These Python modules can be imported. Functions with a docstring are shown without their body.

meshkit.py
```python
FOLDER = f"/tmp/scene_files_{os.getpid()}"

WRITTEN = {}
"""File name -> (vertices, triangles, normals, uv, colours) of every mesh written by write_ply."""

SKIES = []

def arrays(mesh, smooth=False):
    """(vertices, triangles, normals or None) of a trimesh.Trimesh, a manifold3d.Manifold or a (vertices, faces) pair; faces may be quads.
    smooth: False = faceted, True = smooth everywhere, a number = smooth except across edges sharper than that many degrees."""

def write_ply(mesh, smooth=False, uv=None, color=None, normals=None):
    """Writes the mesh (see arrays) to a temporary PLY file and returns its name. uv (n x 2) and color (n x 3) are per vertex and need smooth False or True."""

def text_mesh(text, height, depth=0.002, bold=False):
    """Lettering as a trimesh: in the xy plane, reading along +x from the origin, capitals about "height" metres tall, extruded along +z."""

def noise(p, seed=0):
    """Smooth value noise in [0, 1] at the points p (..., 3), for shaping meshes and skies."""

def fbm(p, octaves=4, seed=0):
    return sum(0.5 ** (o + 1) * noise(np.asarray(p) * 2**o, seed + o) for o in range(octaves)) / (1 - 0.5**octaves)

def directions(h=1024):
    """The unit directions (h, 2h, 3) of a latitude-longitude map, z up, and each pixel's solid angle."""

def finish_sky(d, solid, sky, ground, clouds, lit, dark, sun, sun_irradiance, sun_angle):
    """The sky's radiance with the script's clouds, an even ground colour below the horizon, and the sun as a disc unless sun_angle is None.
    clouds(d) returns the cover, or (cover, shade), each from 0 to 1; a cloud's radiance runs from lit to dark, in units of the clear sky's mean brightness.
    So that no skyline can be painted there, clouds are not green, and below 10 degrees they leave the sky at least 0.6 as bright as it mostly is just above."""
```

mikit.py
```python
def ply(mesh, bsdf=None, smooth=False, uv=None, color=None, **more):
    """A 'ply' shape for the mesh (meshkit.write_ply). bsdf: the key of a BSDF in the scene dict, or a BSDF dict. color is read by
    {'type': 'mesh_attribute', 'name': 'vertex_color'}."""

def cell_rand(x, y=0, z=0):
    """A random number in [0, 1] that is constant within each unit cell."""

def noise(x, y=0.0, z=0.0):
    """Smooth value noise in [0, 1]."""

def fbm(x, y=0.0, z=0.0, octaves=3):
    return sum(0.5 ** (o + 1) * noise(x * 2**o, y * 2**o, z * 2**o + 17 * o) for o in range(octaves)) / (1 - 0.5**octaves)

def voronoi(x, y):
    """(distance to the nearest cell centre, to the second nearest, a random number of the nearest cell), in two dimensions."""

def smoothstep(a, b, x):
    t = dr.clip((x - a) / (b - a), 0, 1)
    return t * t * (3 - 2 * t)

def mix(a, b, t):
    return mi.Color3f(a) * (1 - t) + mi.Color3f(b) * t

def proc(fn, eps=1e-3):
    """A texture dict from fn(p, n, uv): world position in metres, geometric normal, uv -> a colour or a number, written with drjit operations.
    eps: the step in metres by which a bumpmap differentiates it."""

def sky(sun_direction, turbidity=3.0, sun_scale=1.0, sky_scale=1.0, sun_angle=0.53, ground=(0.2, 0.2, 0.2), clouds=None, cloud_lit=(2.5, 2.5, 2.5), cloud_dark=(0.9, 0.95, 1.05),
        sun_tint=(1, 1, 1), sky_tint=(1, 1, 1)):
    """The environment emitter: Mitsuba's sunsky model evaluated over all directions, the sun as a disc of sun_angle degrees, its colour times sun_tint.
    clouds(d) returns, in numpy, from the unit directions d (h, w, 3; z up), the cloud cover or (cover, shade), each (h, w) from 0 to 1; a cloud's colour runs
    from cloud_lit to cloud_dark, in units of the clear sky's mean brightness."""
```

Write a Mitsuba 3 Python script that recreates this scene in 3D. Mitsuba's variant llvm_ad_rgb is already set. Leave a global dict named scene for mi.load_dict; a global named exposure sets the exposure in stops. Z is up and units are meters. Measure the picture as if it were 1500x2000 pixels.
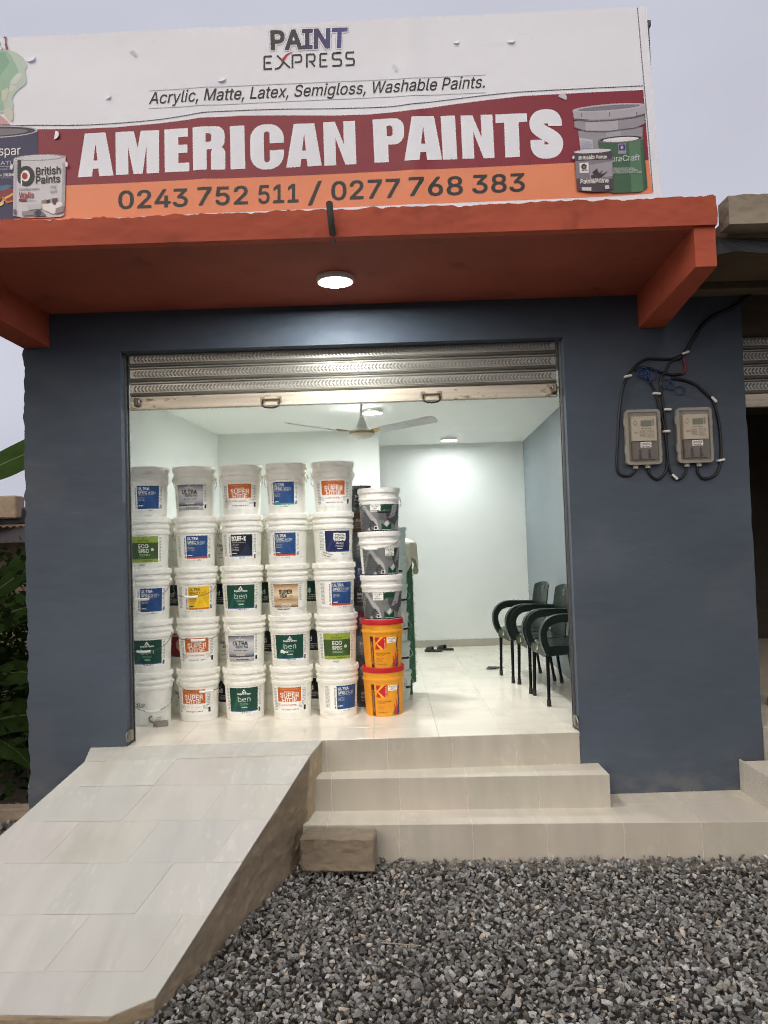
import math, random
import numpy as np, trimesh, drjit as dr, mitsuba as mi, mikit, meshkit
from functools import lru_cache
from scipy.spatial import ConvexHull
from shapely import affinity
from shapely.geometry import Polygon, LineString, Point, box as sbox
from shapely.ops import unary_union

T = mi.ScalarTransform4f
scene, labels = {}, {}
rng = np.random.default_rng(7)
random.seed(7)

# ------------------------------------------------------------------ camera, sky, exposure
EYE = np.array([1.6988, -4.9735, 1.2538])
def _basis(yaw, pitch, roll):
    cy, sy, cp, sp = math.cos(yaw), math.sin(yaw), math.cos(pitch), math.sin(pitch)
    f = np.array([sy * cp, cy * cp, sp]); r = np.array([cy, -sy, 0.0]); u = np.cross(r, f)
    c, s = math.cos(roll), math.sin(roll)
    return c * r + s * u, -s * r + c * u, f
RIGHT, UP, FWD = _basis(-0.0011, 0.0394, -0.0322)
scene['camera'] = {'type': 'perspective', 'fov': 2 * math.degrees(math.atan(0.5)), 'fov_axis': 'x', 'near_clip': 0.05, 'far_clip': 500.0,
                   'to_world': T().look_at(origin=EYE.tolist(), target=(EYE + FWD).tolist(), up=UP.tolist())}

def overcast(d):
    n = meshkit.fbm(d * np.array([2.2, 2.2, 4.0]) + 3.1, 4, 5)
    return np.ones(d.shape[:2]), np.clip(0.38 + 1.5 * (n - 0.5), 0, 1)
scene['sky'] = mikit.sky([-0.25, -0.80, 0.50], turbidity=4, sun_scale=0.24, sun_angle=55, sun_tint=(0.88, 0.97, 1.14), sky_scale=1.0, clouds=overcast,
                         cloud_lit=(1.17, 1.18, 1.36), cloud_dark=(0.86, 0.87, 1.00), ground=(0.2, 0.19, 0.18))
exposure = 2.6
LAMP_IN, LAMP_OUT = 92.0, 62.0

def PX(u, v, axis, val):
    """the point of the plane (axis = val) that was measured at this place of the survey picture"""
    d = FWD + RIGHT * (u - 750) / 1500 - UP * (v - 1000) / 1500
    return EYE + d * (val - EYE[axis]) / d[axis]

# ------------------------------------------------------------------ colours: packed into uv (one material serves many colours)
def S(r, g, b, k=1.0):
    c = np.array([r, g, b]) / 255.0
    return np.where(c < 0.04045, c / 12.92, ((c + 0.055) / 1.055) ** 2.4) * k
def pack(c, n):
    q = np.round(np.sqrt(np.clip(c, 0, 1)) * 255)
    return np.tile([q[0] * 256 + q[1], q[2]], (n, 1))
def unpack(uv):
    a = dr.floor(uv.x + 0.5); r = dr.floor(a / 256); g = a - r * 256
    c = mi.Color3f(r / 255, g / 255, uv.y / 255)
    return c * c

def material(name, mod=None, rough=0.5, metallic=0.0, spec=0.5, bump=None, scale=1.0, eps=1e-3, rough_fn=None, **more):
    fn = (lambda p, n, uv: unpack(uv)) if mod is None else (lambda p, n, uv: mod(p, n, unpack(uv)))
    b = {'type': 'principled', 'base_color': mikit.proc(fn), 'roughness': mikit.proc(rough_fn) if rough_fn else rough, 'metallic': metallic, 'specular': spec, **more}
    if bump:
        b = {'type': 'bumpmap', 'relief': mikit.proc(bump, eps), 'scale': scale, 'inner': b}
    scene[name] = {'type': 'twosided', 'side': b}

fbm, noise, sstep = mikit.fbm, mikit.noise, mikit.smoothstep

material('mat_matte', rough=0.75, spec=0.3)
material('mat_print', rough=0.42, spec=0.35)
material('mat_plastic', mod=lambda p, n, c: c * (0.90 + 0.14 * fbm(p.x * 22, p.y * 22, p.z * 22)) * (1 - 0.16 * sstep(0.62, 0.75, fbm(p.x * 9 + 3, p.y * 9, p.z * 30))), rough=0.33, spec=0.45)
def _facade(p, n, c):
    a = fbm(p.x * 1.3, p.y * 1.3, p.z * 1.8, octaves=4)
    b = fbm(p.x * 9, p.y * 9, p.z * 26, octaves=3)
    scuff = sstep(0.80, 0.88, noise(p.x * 40 + 7, p.y * 20, p.z * 110)) * sstep(0.6, 0.75, noise(p.x * 3.1, p.y, p.z * 3.6))
    mud = 0.35 * sstep(-0.05, -0.40, p.z) * sstep(0.40, 0.70, fbm(p.x * 7 + 2, p.y * 7, p.z * 9, octaves=4)) + 0.10 * sstep(0.58, 0.75, fbm(p.x * 1.7 + 5, p.y, p.z * 1.2, octaves=4))
    base = mikit.mix(c * (0.72 + 0.42 * a + 0.14 * b), mi.Color3f(0.17, 0.15, 0.13), mud)
    return base + mi.Color3f(0.012, 0.012, 0.013) * scuff
material('mat_facade', mod=_facade, rough_fn=lambda p, n, uv: 0.50 + 0.25 * fbm(p.x * 5, p.y * 5, p.z * 12), spec=0.4,
         bump=lambda p, n, uv: 0.55 * fbm(p.x * 7, p.y * 7, p.z * 24, octaves=4) + 0.45 * fbm(p.x * 45, p.y * 45, p.z * 60, octaves=2), scale=0.0027, eps=0.003)
material('mat_red', mod=lambda p, n, c: c * (0.72 + 0.45 * fbm(p.x * 3, p.y * 3, p.z * 6, octaves=4)) * (1 - 0.30 * sstep(0.6, 0.8, fbm(p.x * 6 + 9, p.y * 6, p.z * 3, octaves=4))),
         rough=0.7, spec=0.3, bump=lambda p, n, uv: fbm(p.x * 14, p.y * 14, p.z * 22, octaves=5), scale=0.010, eps=0.003)
material('mat_wall', mod=lambda p, n, c: c * (0.93 + 0.10 * fbm(p.x * 2, p.y * 2, p.z * 2)), rough=0.5, spec=0.4,
         bump=lambda p, n, uv: fbm(p.x * 8, p.y * 8, p.z * 12, octaves=4), scale=0.007, eps=0.004)
def _veins(p, n, c):
    w = fbm(p.x * 2.4 + 1.5 * fbm(p.x * 3, p.y * 3, p.z * 3), p.y * 9, p.z * 5, octaves=4)
    return c * (0.90 + 0.16 * w) * (1 - 0.07 * sstep(0.55, 0.72, fbm(p.x * 10, p.y * 3.5, p.z * 6, octaves=4)))
material('mat_tile_polished', mod=_veins, rough_fn=lambda p, n, uv: 0.13 + 0.16 * fbm(p.x * 6, p.y * 6, p.z * 6), spec=0.5)
def _ramptile(p, n, c):
    # long soft streaks like pressed stone
    streak = fbm(p.x * 14, p.y * 2.2, p.z * 2.2, octaves=4)
    fleck = sstep(0.66, 0.74, noise(p.x * 55, p.y * 20, p.z * 20)) * sstep(0.5, 0.62, fbm(p.x * 5, p.y * 3, p.z * 3))
    mud = 0.5 * sstep(0.60, 0.80, fbm(p.x * 3.1 + 4, p.y * 3.1, p.z * 3.1, octaves=5))
    return c * (0.89 + 0.19 * streak) * (1 + 0.06 * fleck) * (1 - mi.Color3f(0.10, 0.13, 0.18) * mud)
material('mat_tile_ramp', mod=_ramptile, rough_fn=lambda p, n, uv: 0.40 + 0.25 * fbm(p.x * 7, p.y * 7, p.z * 7), spec=0.45,
         bump=lambda p, n, uv: fbm(p.x * 30, p.y * 30, p.z * 30, octaves=3), scale=0.0015, eps=0.002)
def _concrete(p, n, c):
    a = fbm(p.x * 3.5, p.y * 3.5, p.z * 5, octaves=5)
    b = fbm(p.x * 28, p.y * 28, p.z * 28, octaves=3)
    return c * (0.55 + 0.62 * a + 0.32 * b)
material('mat_concrete', mod=_concrete, rough=0.9, spec=0.2, bump=lambda p, n, uv: fbm(p.x * 30, p.y * 30, p.z * 30, octaves=5), scale=0.012, eps=0.003)
material('mat_stone', mod=lambda p, n, c: c * (0.55 + 0.9 * fbm(p.x * 130, p.y * 130, p.z * 130, octaves=3)), rough=0.75, spec=0.35)
material('mat_shutter', mod=lambda p, n, c: c * (0.55 + 0.65 * fbm(p.x * 3, p.y * 9, p.z * 20, octaves=4)), metallic=0.75,
         rough_fn=lambda p, n, uv: 0.26 + 0.24 * fbm(p.x * 6, p.y * 6, p.z * 40), spec=0.5)
def _rail(p, n, c):
    rust = sstep(0.60, 0.74, fbm(p.x * 26, p.y * 26, p.z * 40, octaves=4) * 0.7 + 0.3 * noise(p.x * 3.1, 2.0, 5.0))
    return mikit.mix(c * (0.7 + 0.4 * fbm(p.x * 2, 1.0, p.z * 60)), mi.Color3f(0.10, 0.055, 0.03), 0.75 * rust)
material('mat_rail', mod=_rail, metallic=0.55, rough_fn=lambda p, n, uv: 0.34 + 0.3 * fbm(p.x * 9, p.y * 9, p.z * 40), spec=0.5)
material('mat_metal', mod=lambda p, n, c: c * (0.7 + 0.5 * fbm(p.x * 60, p.y * 60, p.z * 60)), metallic=0.85, rough=0.38)
material('mat_banner', mod=lambda p, n, c: c * (0.945 + 0.08 * fbm(p.x * 1.5, p.y, p.z * 2.5, octaves=4)) * (1 - 0.08 * sstep(0.93, 0.96, noise(p.x * 42, 3.0, p.z * 42)) * sstep(0.5, 0.7, noise(p.x * 2, 9.0, p.z * 2))), rough=0.36, spec=0.35,
         bump=lambda p, n, uv: fbm(p.x * 5, p.y * 2, p.z * 7, octaves=3), scale=0.003, eps=0.006)
material('mat_rubber', rough=0.45, spec=0.45)
material('mat_dirt', mod=lambda p, n, c: c * (0.5 + 1.0 * fbm(p.x * 9, p.y * 9, p.z * 9, octaves=5)), rough=0.95, spec=0.1)
scene['mat_leaf'] = {'type': 'principledthin', 'base_color': mikit.proc(lambda p, n, uv: unpack(uv) * (0.7 + 0.6 * fbm(p.x * 12, p.y * 12, p.z * 12))), 'roughness': 0.4, 'diff_trans': 0.7, 'eta': 1.4}
scene['mat_cover'] = {'type': 'thindielectric', 'int_ior': 1.35}

# ------------------------------------------------------------------ mesh helpers
class MB:
    def __init__(s): s.v, s.f, s.uv, s.n = [], [], [], 0
    def add(s, mesh, c, smooth=False):
        if mesh is None: return s
        v, f, _ = meshkit.arrays(mesh, smooth)
        s.v.append(v); s.f.append(f + s.n); s.uv.append(pack(c, len(v))); s.n += len(v)
        return s
    def dict(s, mat, smooth=True, **k):
        m = trimesh.Trimesh(np.vstack(s.v), np.vstack(s.f), process=False)
        return mikit.ply(m, mat, smooth=smooth, uv=np.vstack(s.uv), **k)
_used = {}
def fresh(key):
    if key not in _used:
        _used[key] = 0
        return key
    _used[key] += 1
    return f'{key}_{_used[key]:03d}'
def thing(name, label, cat, group=None):
    key = fresh(name)
    labels[key] = {'label': label, 'category': cat}
    if group: labels[key]['group'] = group
    return key
def part(parent, name, mesh, c, mat, smooth=False, label=None, kind=None):
    """one mesh in one colour (smooth: False or an angle), or an MB that is already filled"""
    key = fresh(f'{parent}__{name}' if parent else name)
    mb = mesh if isinstance(mesh, MB) else MB().add(mesh, c, smooth)
    scene[key] = mb.dict(mat, smooth=True if smooth or isinstance(mesh, MB) else False)
    if label or kind:
        labels[key] = {k: v for k, v in (('label', label), ('kind', kind)) if v}
    return key
def ref(parent, name, d, place=None):
    key = fresh(f'{parent}__{name}')
    scene[key] = {**d, 'to_world': place} if place is not None else dict(d)
    return key
def struct(name, mesh, c, mat, smooth=False):
    key = part(None, name, mesh, c, mat, smooth)
    labels[key] = {'kind': 'structure', 'label': STRUCT.get(name, name.replace('_', ' '))}
    return key
STRUCT = {}

def cat(ms): return trimesh.util.concatenate([m for m in ms if m is not None])
def box(x0, x1, y0, y1, z0, z1, b=0.0):
    if b <= 0:
        return trimesh.creation.box(bounds=[[x0, y0, z0], [x1, y1, z1]])
    P = []
    for x, sx in ((x0, 1), (x1, -1)):
        for y, sy in ((y0, 1), (y1, -1)):
            for z, sz in ((z0, 1), (z1, -1)):
                P += [(x + sx * b, y + sy * b, z), (x + sx * b, y, z + sz * b), (x, y + sy * b, z + sz * b)]
    return trimesh.convex.convex_hull(np.array(P))
def hull(P): return trimesh.convex.convex_hull(np.array(P, float))
def xz(poly, y0, y1):
    """a polygon drawn in (x, z), extruded from y0 (front) to y1"""
    out = []
    for g in getattr(poly, 'geoms', [poly]):
        m = trimesh.creation.extrude_polygon(g, y1 - y0, engine='earcut')
        v = m.vertices
        m.vertices = np.stack([v[:, 0], y1 - v[:, 2], v[:, 1]], 1)
        out.append(m)
    return cat(out)
def xy(poly, z0, z1):
    m = trimesh.creation.extrude_polygon(poly, z1 - z0, engine='earcut'); m.apply_translation([0, 0, z0]); return m
def lathe(prof, n=40):
    """profile (r, z) turned about z"""
    return trimesh.creation.revolve(np.array(prof, float), sections=n)
def spline(P, n=8):
    P = np.asarray(P, float); Q = np.vstack([2 * P[0] - P[1], P, 2 * P[-1] - P[-2]]); out = []
    for i in range(1, len(Q) - 2):
        a, b, c, d = Q[i - 1:i + 3]
        for t in np.linspace(0, 1, n, endpoint=False):
            out.append(0.5 * (2 * b + (c - a) * t + (2 * a - 5 * b + 4 * c - d) * t * t + (3 * b - a - 3 * c + d) * t ** 3))
    return np.array(out + [P[-1]])
def tube(P, r, n=8):
    P = np.asarray(P, float)
    t = np.gradient(P, axis=0); t /= np.linalg.norm(t, axis=1, keepdims=True) + 1e-12
    a = np.cross(t[0], [0, 0, 1.0] if abs(t[0][2]) < 0.9 else [1.0, 0, 0]); a /= np.linalg.norm(a)
    rr = np.broadcast_to(r, (len(P),)); V = []
    for i in range(len(P)):
        a = a - t[i] * (a @ t[i]); a /= np.linalg.norm(a) + 1e-12
        b = np.cross(t[i], a); k = np.arange(n) * 2 * np.pi / n
        V.append(P[i] + rr[i] * (np.cos(k)[:, None] * a + np.sin(k)[:, None] * b))
    V = np.vstack(V + [P[:1], P[-1:]]); F = []
    for i in range(len(P) - 1):
        for j in range(n):
            q = [i * n + j, i * n + (j + 1) % n, (i + 1) * n + (j + 1) % n, (i + 1) * n + j]
            F += [[q[0], q[1], q[2]], [q[0], q[2], q[3]]]
    c0, c1 = len(V) - 2, len(V) - 1; e = (len(P) - 1) * n
    for j in range(n): F += [[c0, (j + 1) % n, j], [c1, e + j, e + (j + 1) % n]]
    return trimesh.Trimesh(V, F, process=False)
def rough_edge(P0, P1, step, amp, seed):
    """points along a segment, pushed off it at random, for worn plaster edges"""
    P0, P1 = np.array(P0, float), np.array(P1, float); L = np.linalg.norm(P1 - P0); n = max(2, int(L / step))
    t = np.linspace(0, 1, n + 1)[:, None]; P = P0 + (P1 - P0) * t
    nrm = np.array([-(P1 - P0)[1], (P1 - P0)[0]]) / L
    k = np.arange(n + 1)
    w = (meshkit.noise(np.stack([k * 0.21, k * 0, k * 0], 1), seed) - 0.5) * 1.3 + (meshkit.noise(np.stack([k * 0.83, k * 0, k * 0 + 9], 1), seed) - 0.5)
    w[0] = w[-1] = 0
    return (P + nrm * (w * amp)[:, None]).tolist()

# ------------------------------------------------------------------ lettering and flat print, as polygons
@lru_cache(None)
def tpoly(s, bold=False):
    m = meshkit.text_mesh(s, 1.0, 0.01, bold)
    f = m.faces[m.face_normals[:, 2] > 0.5]
    return unary_union([Polygon(t[:, :2]).buffer(1e-4) for t in m.vertices[f]]).buffer(-5e-5)
def text(s, h, w=None, bold=False, fat=0.0, slant=0.0, anchor='l'):
    """lettering with its baseline start at the origin, capitals h tall, squeezed to width w"""
    p = tpoly(s, bold)
    if fat: p = p.buffer(fat, join_style=2)
    x0, _, x1, _ = p.bounds
    sx = h if w is None else w / (x1 - x0)
    p = affinity.affine_transform(p, [sx, 0, 0, h, -x0 * sx, 0])
    if slant: p = affinity.affine_transform(p, [1, slant, 0, 1, 0, 0])
    if anchor == 'm': p = affinity.translate(p, -(p.bounds[0] + p.bounds[2]) / 2)
    return p
def tri(poly, size):
    """triangulated polygon as (vertices 2d, faces), edges no longer than size"""
    V, F, n = [], [], 0
    for g in getattr(poly, 'geoms', [poly]):
        if g.geom_type != 'Polygon' or g.area < 1e-9: continue
        v, f = trimesh.creation.triangulate_polygon(g, engine='earcut')
        v3 = np.column_stack([v, np.zeros(len(v))])
        if size: v3, f = trimesh.remesh.subdivide_to_size(v3, f, size, max_iter=12)
        V.append(v3[:, :2]); F.append(np.asarray(f) + n); n += len(v3)
    return (np.vstack(V), np.vstack(F)) if V else (np.zeros((0, 2)), np.zeros((0, 3), int))
class Art:
    """flat print: polygons with colours, later ones on top"""
    def __init__(s): s.items = []
    def add(s, poly, c, layer=None):
        if not poly.is_empty: s.items.append((poly, np.asarray(c, float), layer))
        return s
    def rect(s, x0, y0, x1, y1, c, layer=None): return s.add(sbox(x0, y0, x1, y1), c, layer)
    def txt(s, t, x, y, h, c, w=None, bold=False, fat=0.0, slant=0.0, anchor='l', rot=0, layer=None):
        p = text(t, h, w, bold, fat, slant, anchor)
        if rot: p = affinity.rotate(p, rot, origin=(0, 0))
        return s.add(affinity.translate(p, x, y), c, layer)
    def lines(s, x0, x1, ys, h, c, seed=0, layer=None):
        r = random.Random(seed)
        for y in ys:
            x = x0
            while x < x1 - 1e-4:
                w = min(r.uniform(0.2, 0.5) * (x1 - x0), x1 - x); s.rect(x, y, x + w * 0.88, y + h, c, layer); x += w
        return s
    def build(s, mapping, size=0.014, step=0.0005):
        """mapping(points 2d, offset) -> points 3d"""
        mb = MB(); k = 0
        for poly, c, layer in s.items:
            v, f = tri(poly, size)
            if layer is None: k += 1
            if len(f): mb.add(trimesh.Trimesh(mapping(v, step * (k if layer is None else layer)), f, process=False), c)
        return mb

WHITE, BLACK = S(235, 233, 226), S(25, 24, 26)

# ================================================================== SETTING: ground
STRUCT.update(ground='dry brown earth around the shop', kerb='low grey concrete kerb at the left edge')
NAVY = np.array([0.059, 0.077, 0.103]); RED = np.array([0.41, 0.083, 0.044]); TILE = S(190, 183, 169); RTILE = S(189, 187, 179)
struct('ground', box(-90, 90, -60, 120, -0.95, -0.665), np.array([0.07, 0.06, 0.05]), 'mat_dirt')

# ================================================================== SHOP BUILDING
shop = thing('shop_building', 'single storey paint shop with dark navy front wall and red canopy slab', 'building')
W, ZO = 2.9, 2.556
left_edge = rough_edge((-0.632, -0.9), (-0.632, 2.82), 0.022, 0.013, 3)
outer = left_edge + [(4.07, 2.82)] + rough_edge((4.07, 2.54), (4.07, -0.75), 0.05, 0.006, 5) + [(4.07, -0.9)]
front = Polygon(outer, [[(0, -0.03), (W, -0.03), (W, ZO), (0, ZO)]])
part(shop, 'front_wall', xz(front, 0.0, 0.17), NAVY, 'mat_facade')
# side walls going back, and the room inside
part(shop, 'side_wall', box(-0.628, -0.45, 0.172, 6.2, -0.9, 3.1), S(120, 110, 100), 'mat_concrete')
part(shop, 'side_wall', box(3.50, 4.05, 0.172, 6.2, -0.9, 3.1), S(120, 110, 100), 'mat_concrete')
part(shop, 'roof_slab', box(-0.66, 4.1, 0.0, 6.3, 3.10, 3.24), S(120, 112, 104), 'mat_concrete')
part(shop, 'lintel', box(-0.63, 4.07, 0.0, 0.17, 2.822, 3.098), NAVY, 'mat_facade')
YB, ZC = 4.13, 2.40
MINT = np.array([0.785, 0.815, 0.795])
part(shop, 'left_wall', xy(Polygon([(-0.19, 0.17), (0.03, 2.8), (0.03, YB + .1), (-0.45, YB + .1), (-0.45, 0.17)]), 0.0, 2.56), MINT, 'mat_wall', label='pale mint inner wall on the left of the shop')
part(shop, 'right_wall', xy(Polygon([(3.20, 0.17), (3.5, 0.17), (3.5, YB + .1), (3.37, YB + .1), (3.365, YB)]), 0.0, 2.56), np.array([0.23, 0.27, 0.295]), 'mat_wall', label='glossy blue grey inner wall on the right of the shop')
part(shop, 'back_wall', box(0.02, 3.4, YB, YB + 0.1, 0, 2.56), MINT, 'mat_wall')
part(shop, 'partition_wall', box(0.0, PX(741, 900, 1, 2.78)[0], 2.78, 2.90, 0, ZC), MINT, 'mat_wall', label='short partition wall behind the stacked buckets')
part(shop, 'ceiling', box(-0.46, 3.5, 0.30, YB + 0.1, ZC, ZC + 0.1), np.array([0.80, 0.822, 0.808]), 'mat_wall')
part(shop, 'bulkhead', box(-0.46, 3.5, 0.30, 0.36, ZC + 0.102, 2.8), MINT, 'mat_wall')
sk = MB().add(box(1.70, 3.36, YB - 0.012, YB - 0.001, 0, 0.085, 0.003), S(176, 172, 160))
part(shop, 'skirting', sk, None, 'mat_tile_polished')
# canopy slab with worn front edge and two brackets
YF = -1.12
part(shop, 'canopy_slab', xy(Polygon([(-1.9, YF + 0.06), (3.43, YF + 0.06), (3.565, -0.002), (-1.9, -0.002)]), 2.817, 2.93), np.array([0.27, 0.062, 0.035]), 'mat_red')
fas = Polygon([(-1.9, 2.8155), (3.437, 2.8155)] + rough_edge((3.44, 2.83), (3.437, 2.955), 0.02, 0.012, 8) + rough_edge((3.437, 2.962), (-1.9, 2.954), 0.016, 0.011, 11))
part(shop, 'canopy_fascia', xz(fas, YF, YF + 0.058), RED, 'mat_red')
def bracket(xs0, xs1, xf0, xf1):
    """a cantilever beam under the slab: x range at the wall, x range at its front end"""
    bott = [(xs0, -0.003, 2.597), (xs1, -0.003, 2.597), (xf0, YF + 0.02, 2.608), (xf1, YF + 0.02, 2.608)]
    return trimesh.Trimesh(*trimesh.remesh.subdivide_to_size(*(lambda h: (h.vertices, h.faces))(hull(bott + [(a, b, 2.8165) for a, b, _ in bott])), 0.08), process=True)
def wobble(m, amp, freq, seed):
    v = np.array(m.vertices)
    m.vertices = v + amp * np.stack([meshkit.fbm(v * freq, 3, seed + k) - 0.5 for k in range(3)], 1)
    return m
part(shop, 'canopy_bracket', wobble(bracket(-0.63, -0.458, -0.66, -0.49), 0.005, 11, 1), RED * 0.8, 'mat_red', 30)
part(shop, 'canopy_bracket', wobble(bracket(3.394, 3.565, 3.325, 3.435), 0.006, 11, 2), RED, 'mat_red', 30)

# ================================================================== NEIGHBOUR on the right
nb = thing('neighbour_shop', 'bare concrete shop next door with dark interior at the right edge', 'building')
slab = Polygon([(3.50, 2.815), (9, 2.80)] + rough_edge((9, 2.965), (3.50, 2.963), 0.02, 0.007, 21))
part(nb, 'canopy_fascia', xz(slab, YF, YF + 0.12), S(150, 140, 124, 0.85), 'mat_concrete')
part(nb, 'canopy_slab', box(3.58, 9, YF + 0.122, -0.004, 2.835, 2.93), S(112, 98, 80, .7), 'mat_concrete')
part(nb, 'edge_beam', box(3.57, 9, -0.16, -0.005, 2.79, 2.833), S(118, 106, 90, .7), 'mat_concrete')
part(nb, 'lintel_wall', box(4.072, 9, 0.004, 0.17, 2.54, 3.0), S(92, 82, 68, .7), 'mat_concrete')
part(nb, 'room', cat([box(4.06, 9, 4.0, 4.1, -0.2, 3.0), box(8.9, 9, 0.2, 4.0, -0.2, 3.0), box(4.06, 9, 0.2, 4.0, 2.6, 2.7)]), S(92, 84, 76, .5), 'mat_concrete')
part(nb, 'threshold', box(4.075, 9, -0.06, 4.0, -0.3, -0.004), TILE, 'mat_tile_ramp')
rag = spline([(3.47, 2.80), (3.75, 2.78), (4.1, 2.79), (4.6, 2.81)], 10)
low = [(x, z - 0.07 - 0.06 * abs(math.sin(7 * x)) * math.sin(3 * x + 1) ** 2) for x, z in rag[::-1]]
key = thing('torn_plastic_sheet', 'torn black plastic sheet hanging under the bare concrete canopy', 'plastic sheet')
scene[key] = MB().add(wobble(xz(Polygon(rag.tolist() + low), -1.0, -0.995), 0.03, 6, 4), S(28, 28, 30)).dict('mat_rubber', False)

def shutter_slat(x0, x1, z0, z1, y):
    """a rolled slat: flat ribbed middle, rolled bead along the top and the bottom edge"""
    h = z1 - z0
    prof = [(0.004, 0.0), (-0.006, 0.006), (-0.010, 0.012), (-0.006, 0.018), (0.0, 0.021), (-0.003, 0.024), (-0.003, h - 0.022), (0.001, h - 0.019), (-0.009, h - 0.012), (-0.009, h - 0.008), (0.004, h - 0.002), (0.012, h - 0.002), (0.012, 0.0)]
    m = trimesh.creation.extrude_polygon(Polygon(prof), x1 - x0, engine='earcut')
    v = m.vertices
    m.vertices = np.stack([x0 + v[:, 2], y + v[:, 0], z0 + v[:, 1]], 1)
    # pressed herringbone ribs along the flat middle
    zc, w = z0 + .0505, .0205
    V, F = [], []
    for i in range(int((x1 - x0 - .04) / .024)):
        xa = x0 + .02 + i * .024
        for s_, za in ((1, zc + .0012), (-1, zc - .0012)):
            k = len(V); b = s_ * w
            V += [(xa, y - .0028, za), (xa + .013, y - .0028, za), (xa + .016, y - .0028, za + b), (xa + .003 + .013 * 0 + .016 * 0 + .0, y - .0028, za + b)]
            V[k + 2] = (xa + .028, y - .0028, za + b); V[k + 3] = (xa + .015, y - .0028, za + b)
            V += [(xa + .0065, y - .0068, za + b * .08), (xa + .0215, y - .0068, za + b * .92)]
            q = [[k, k + 1, k + 4], [k + 1, k + 2, k + 5], [k + 1, k + 5, k + 4], [k + 2, k + 3, k + 5], [k + 3, k, k + 4], [k + 3, k + 4, k + 5]]
            F += q if s_ > 0 else [[a, c, b_] for a, b_, c in q]
    return cat([m, trimesh.Trimesh(V, F, process=False)])
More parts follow.
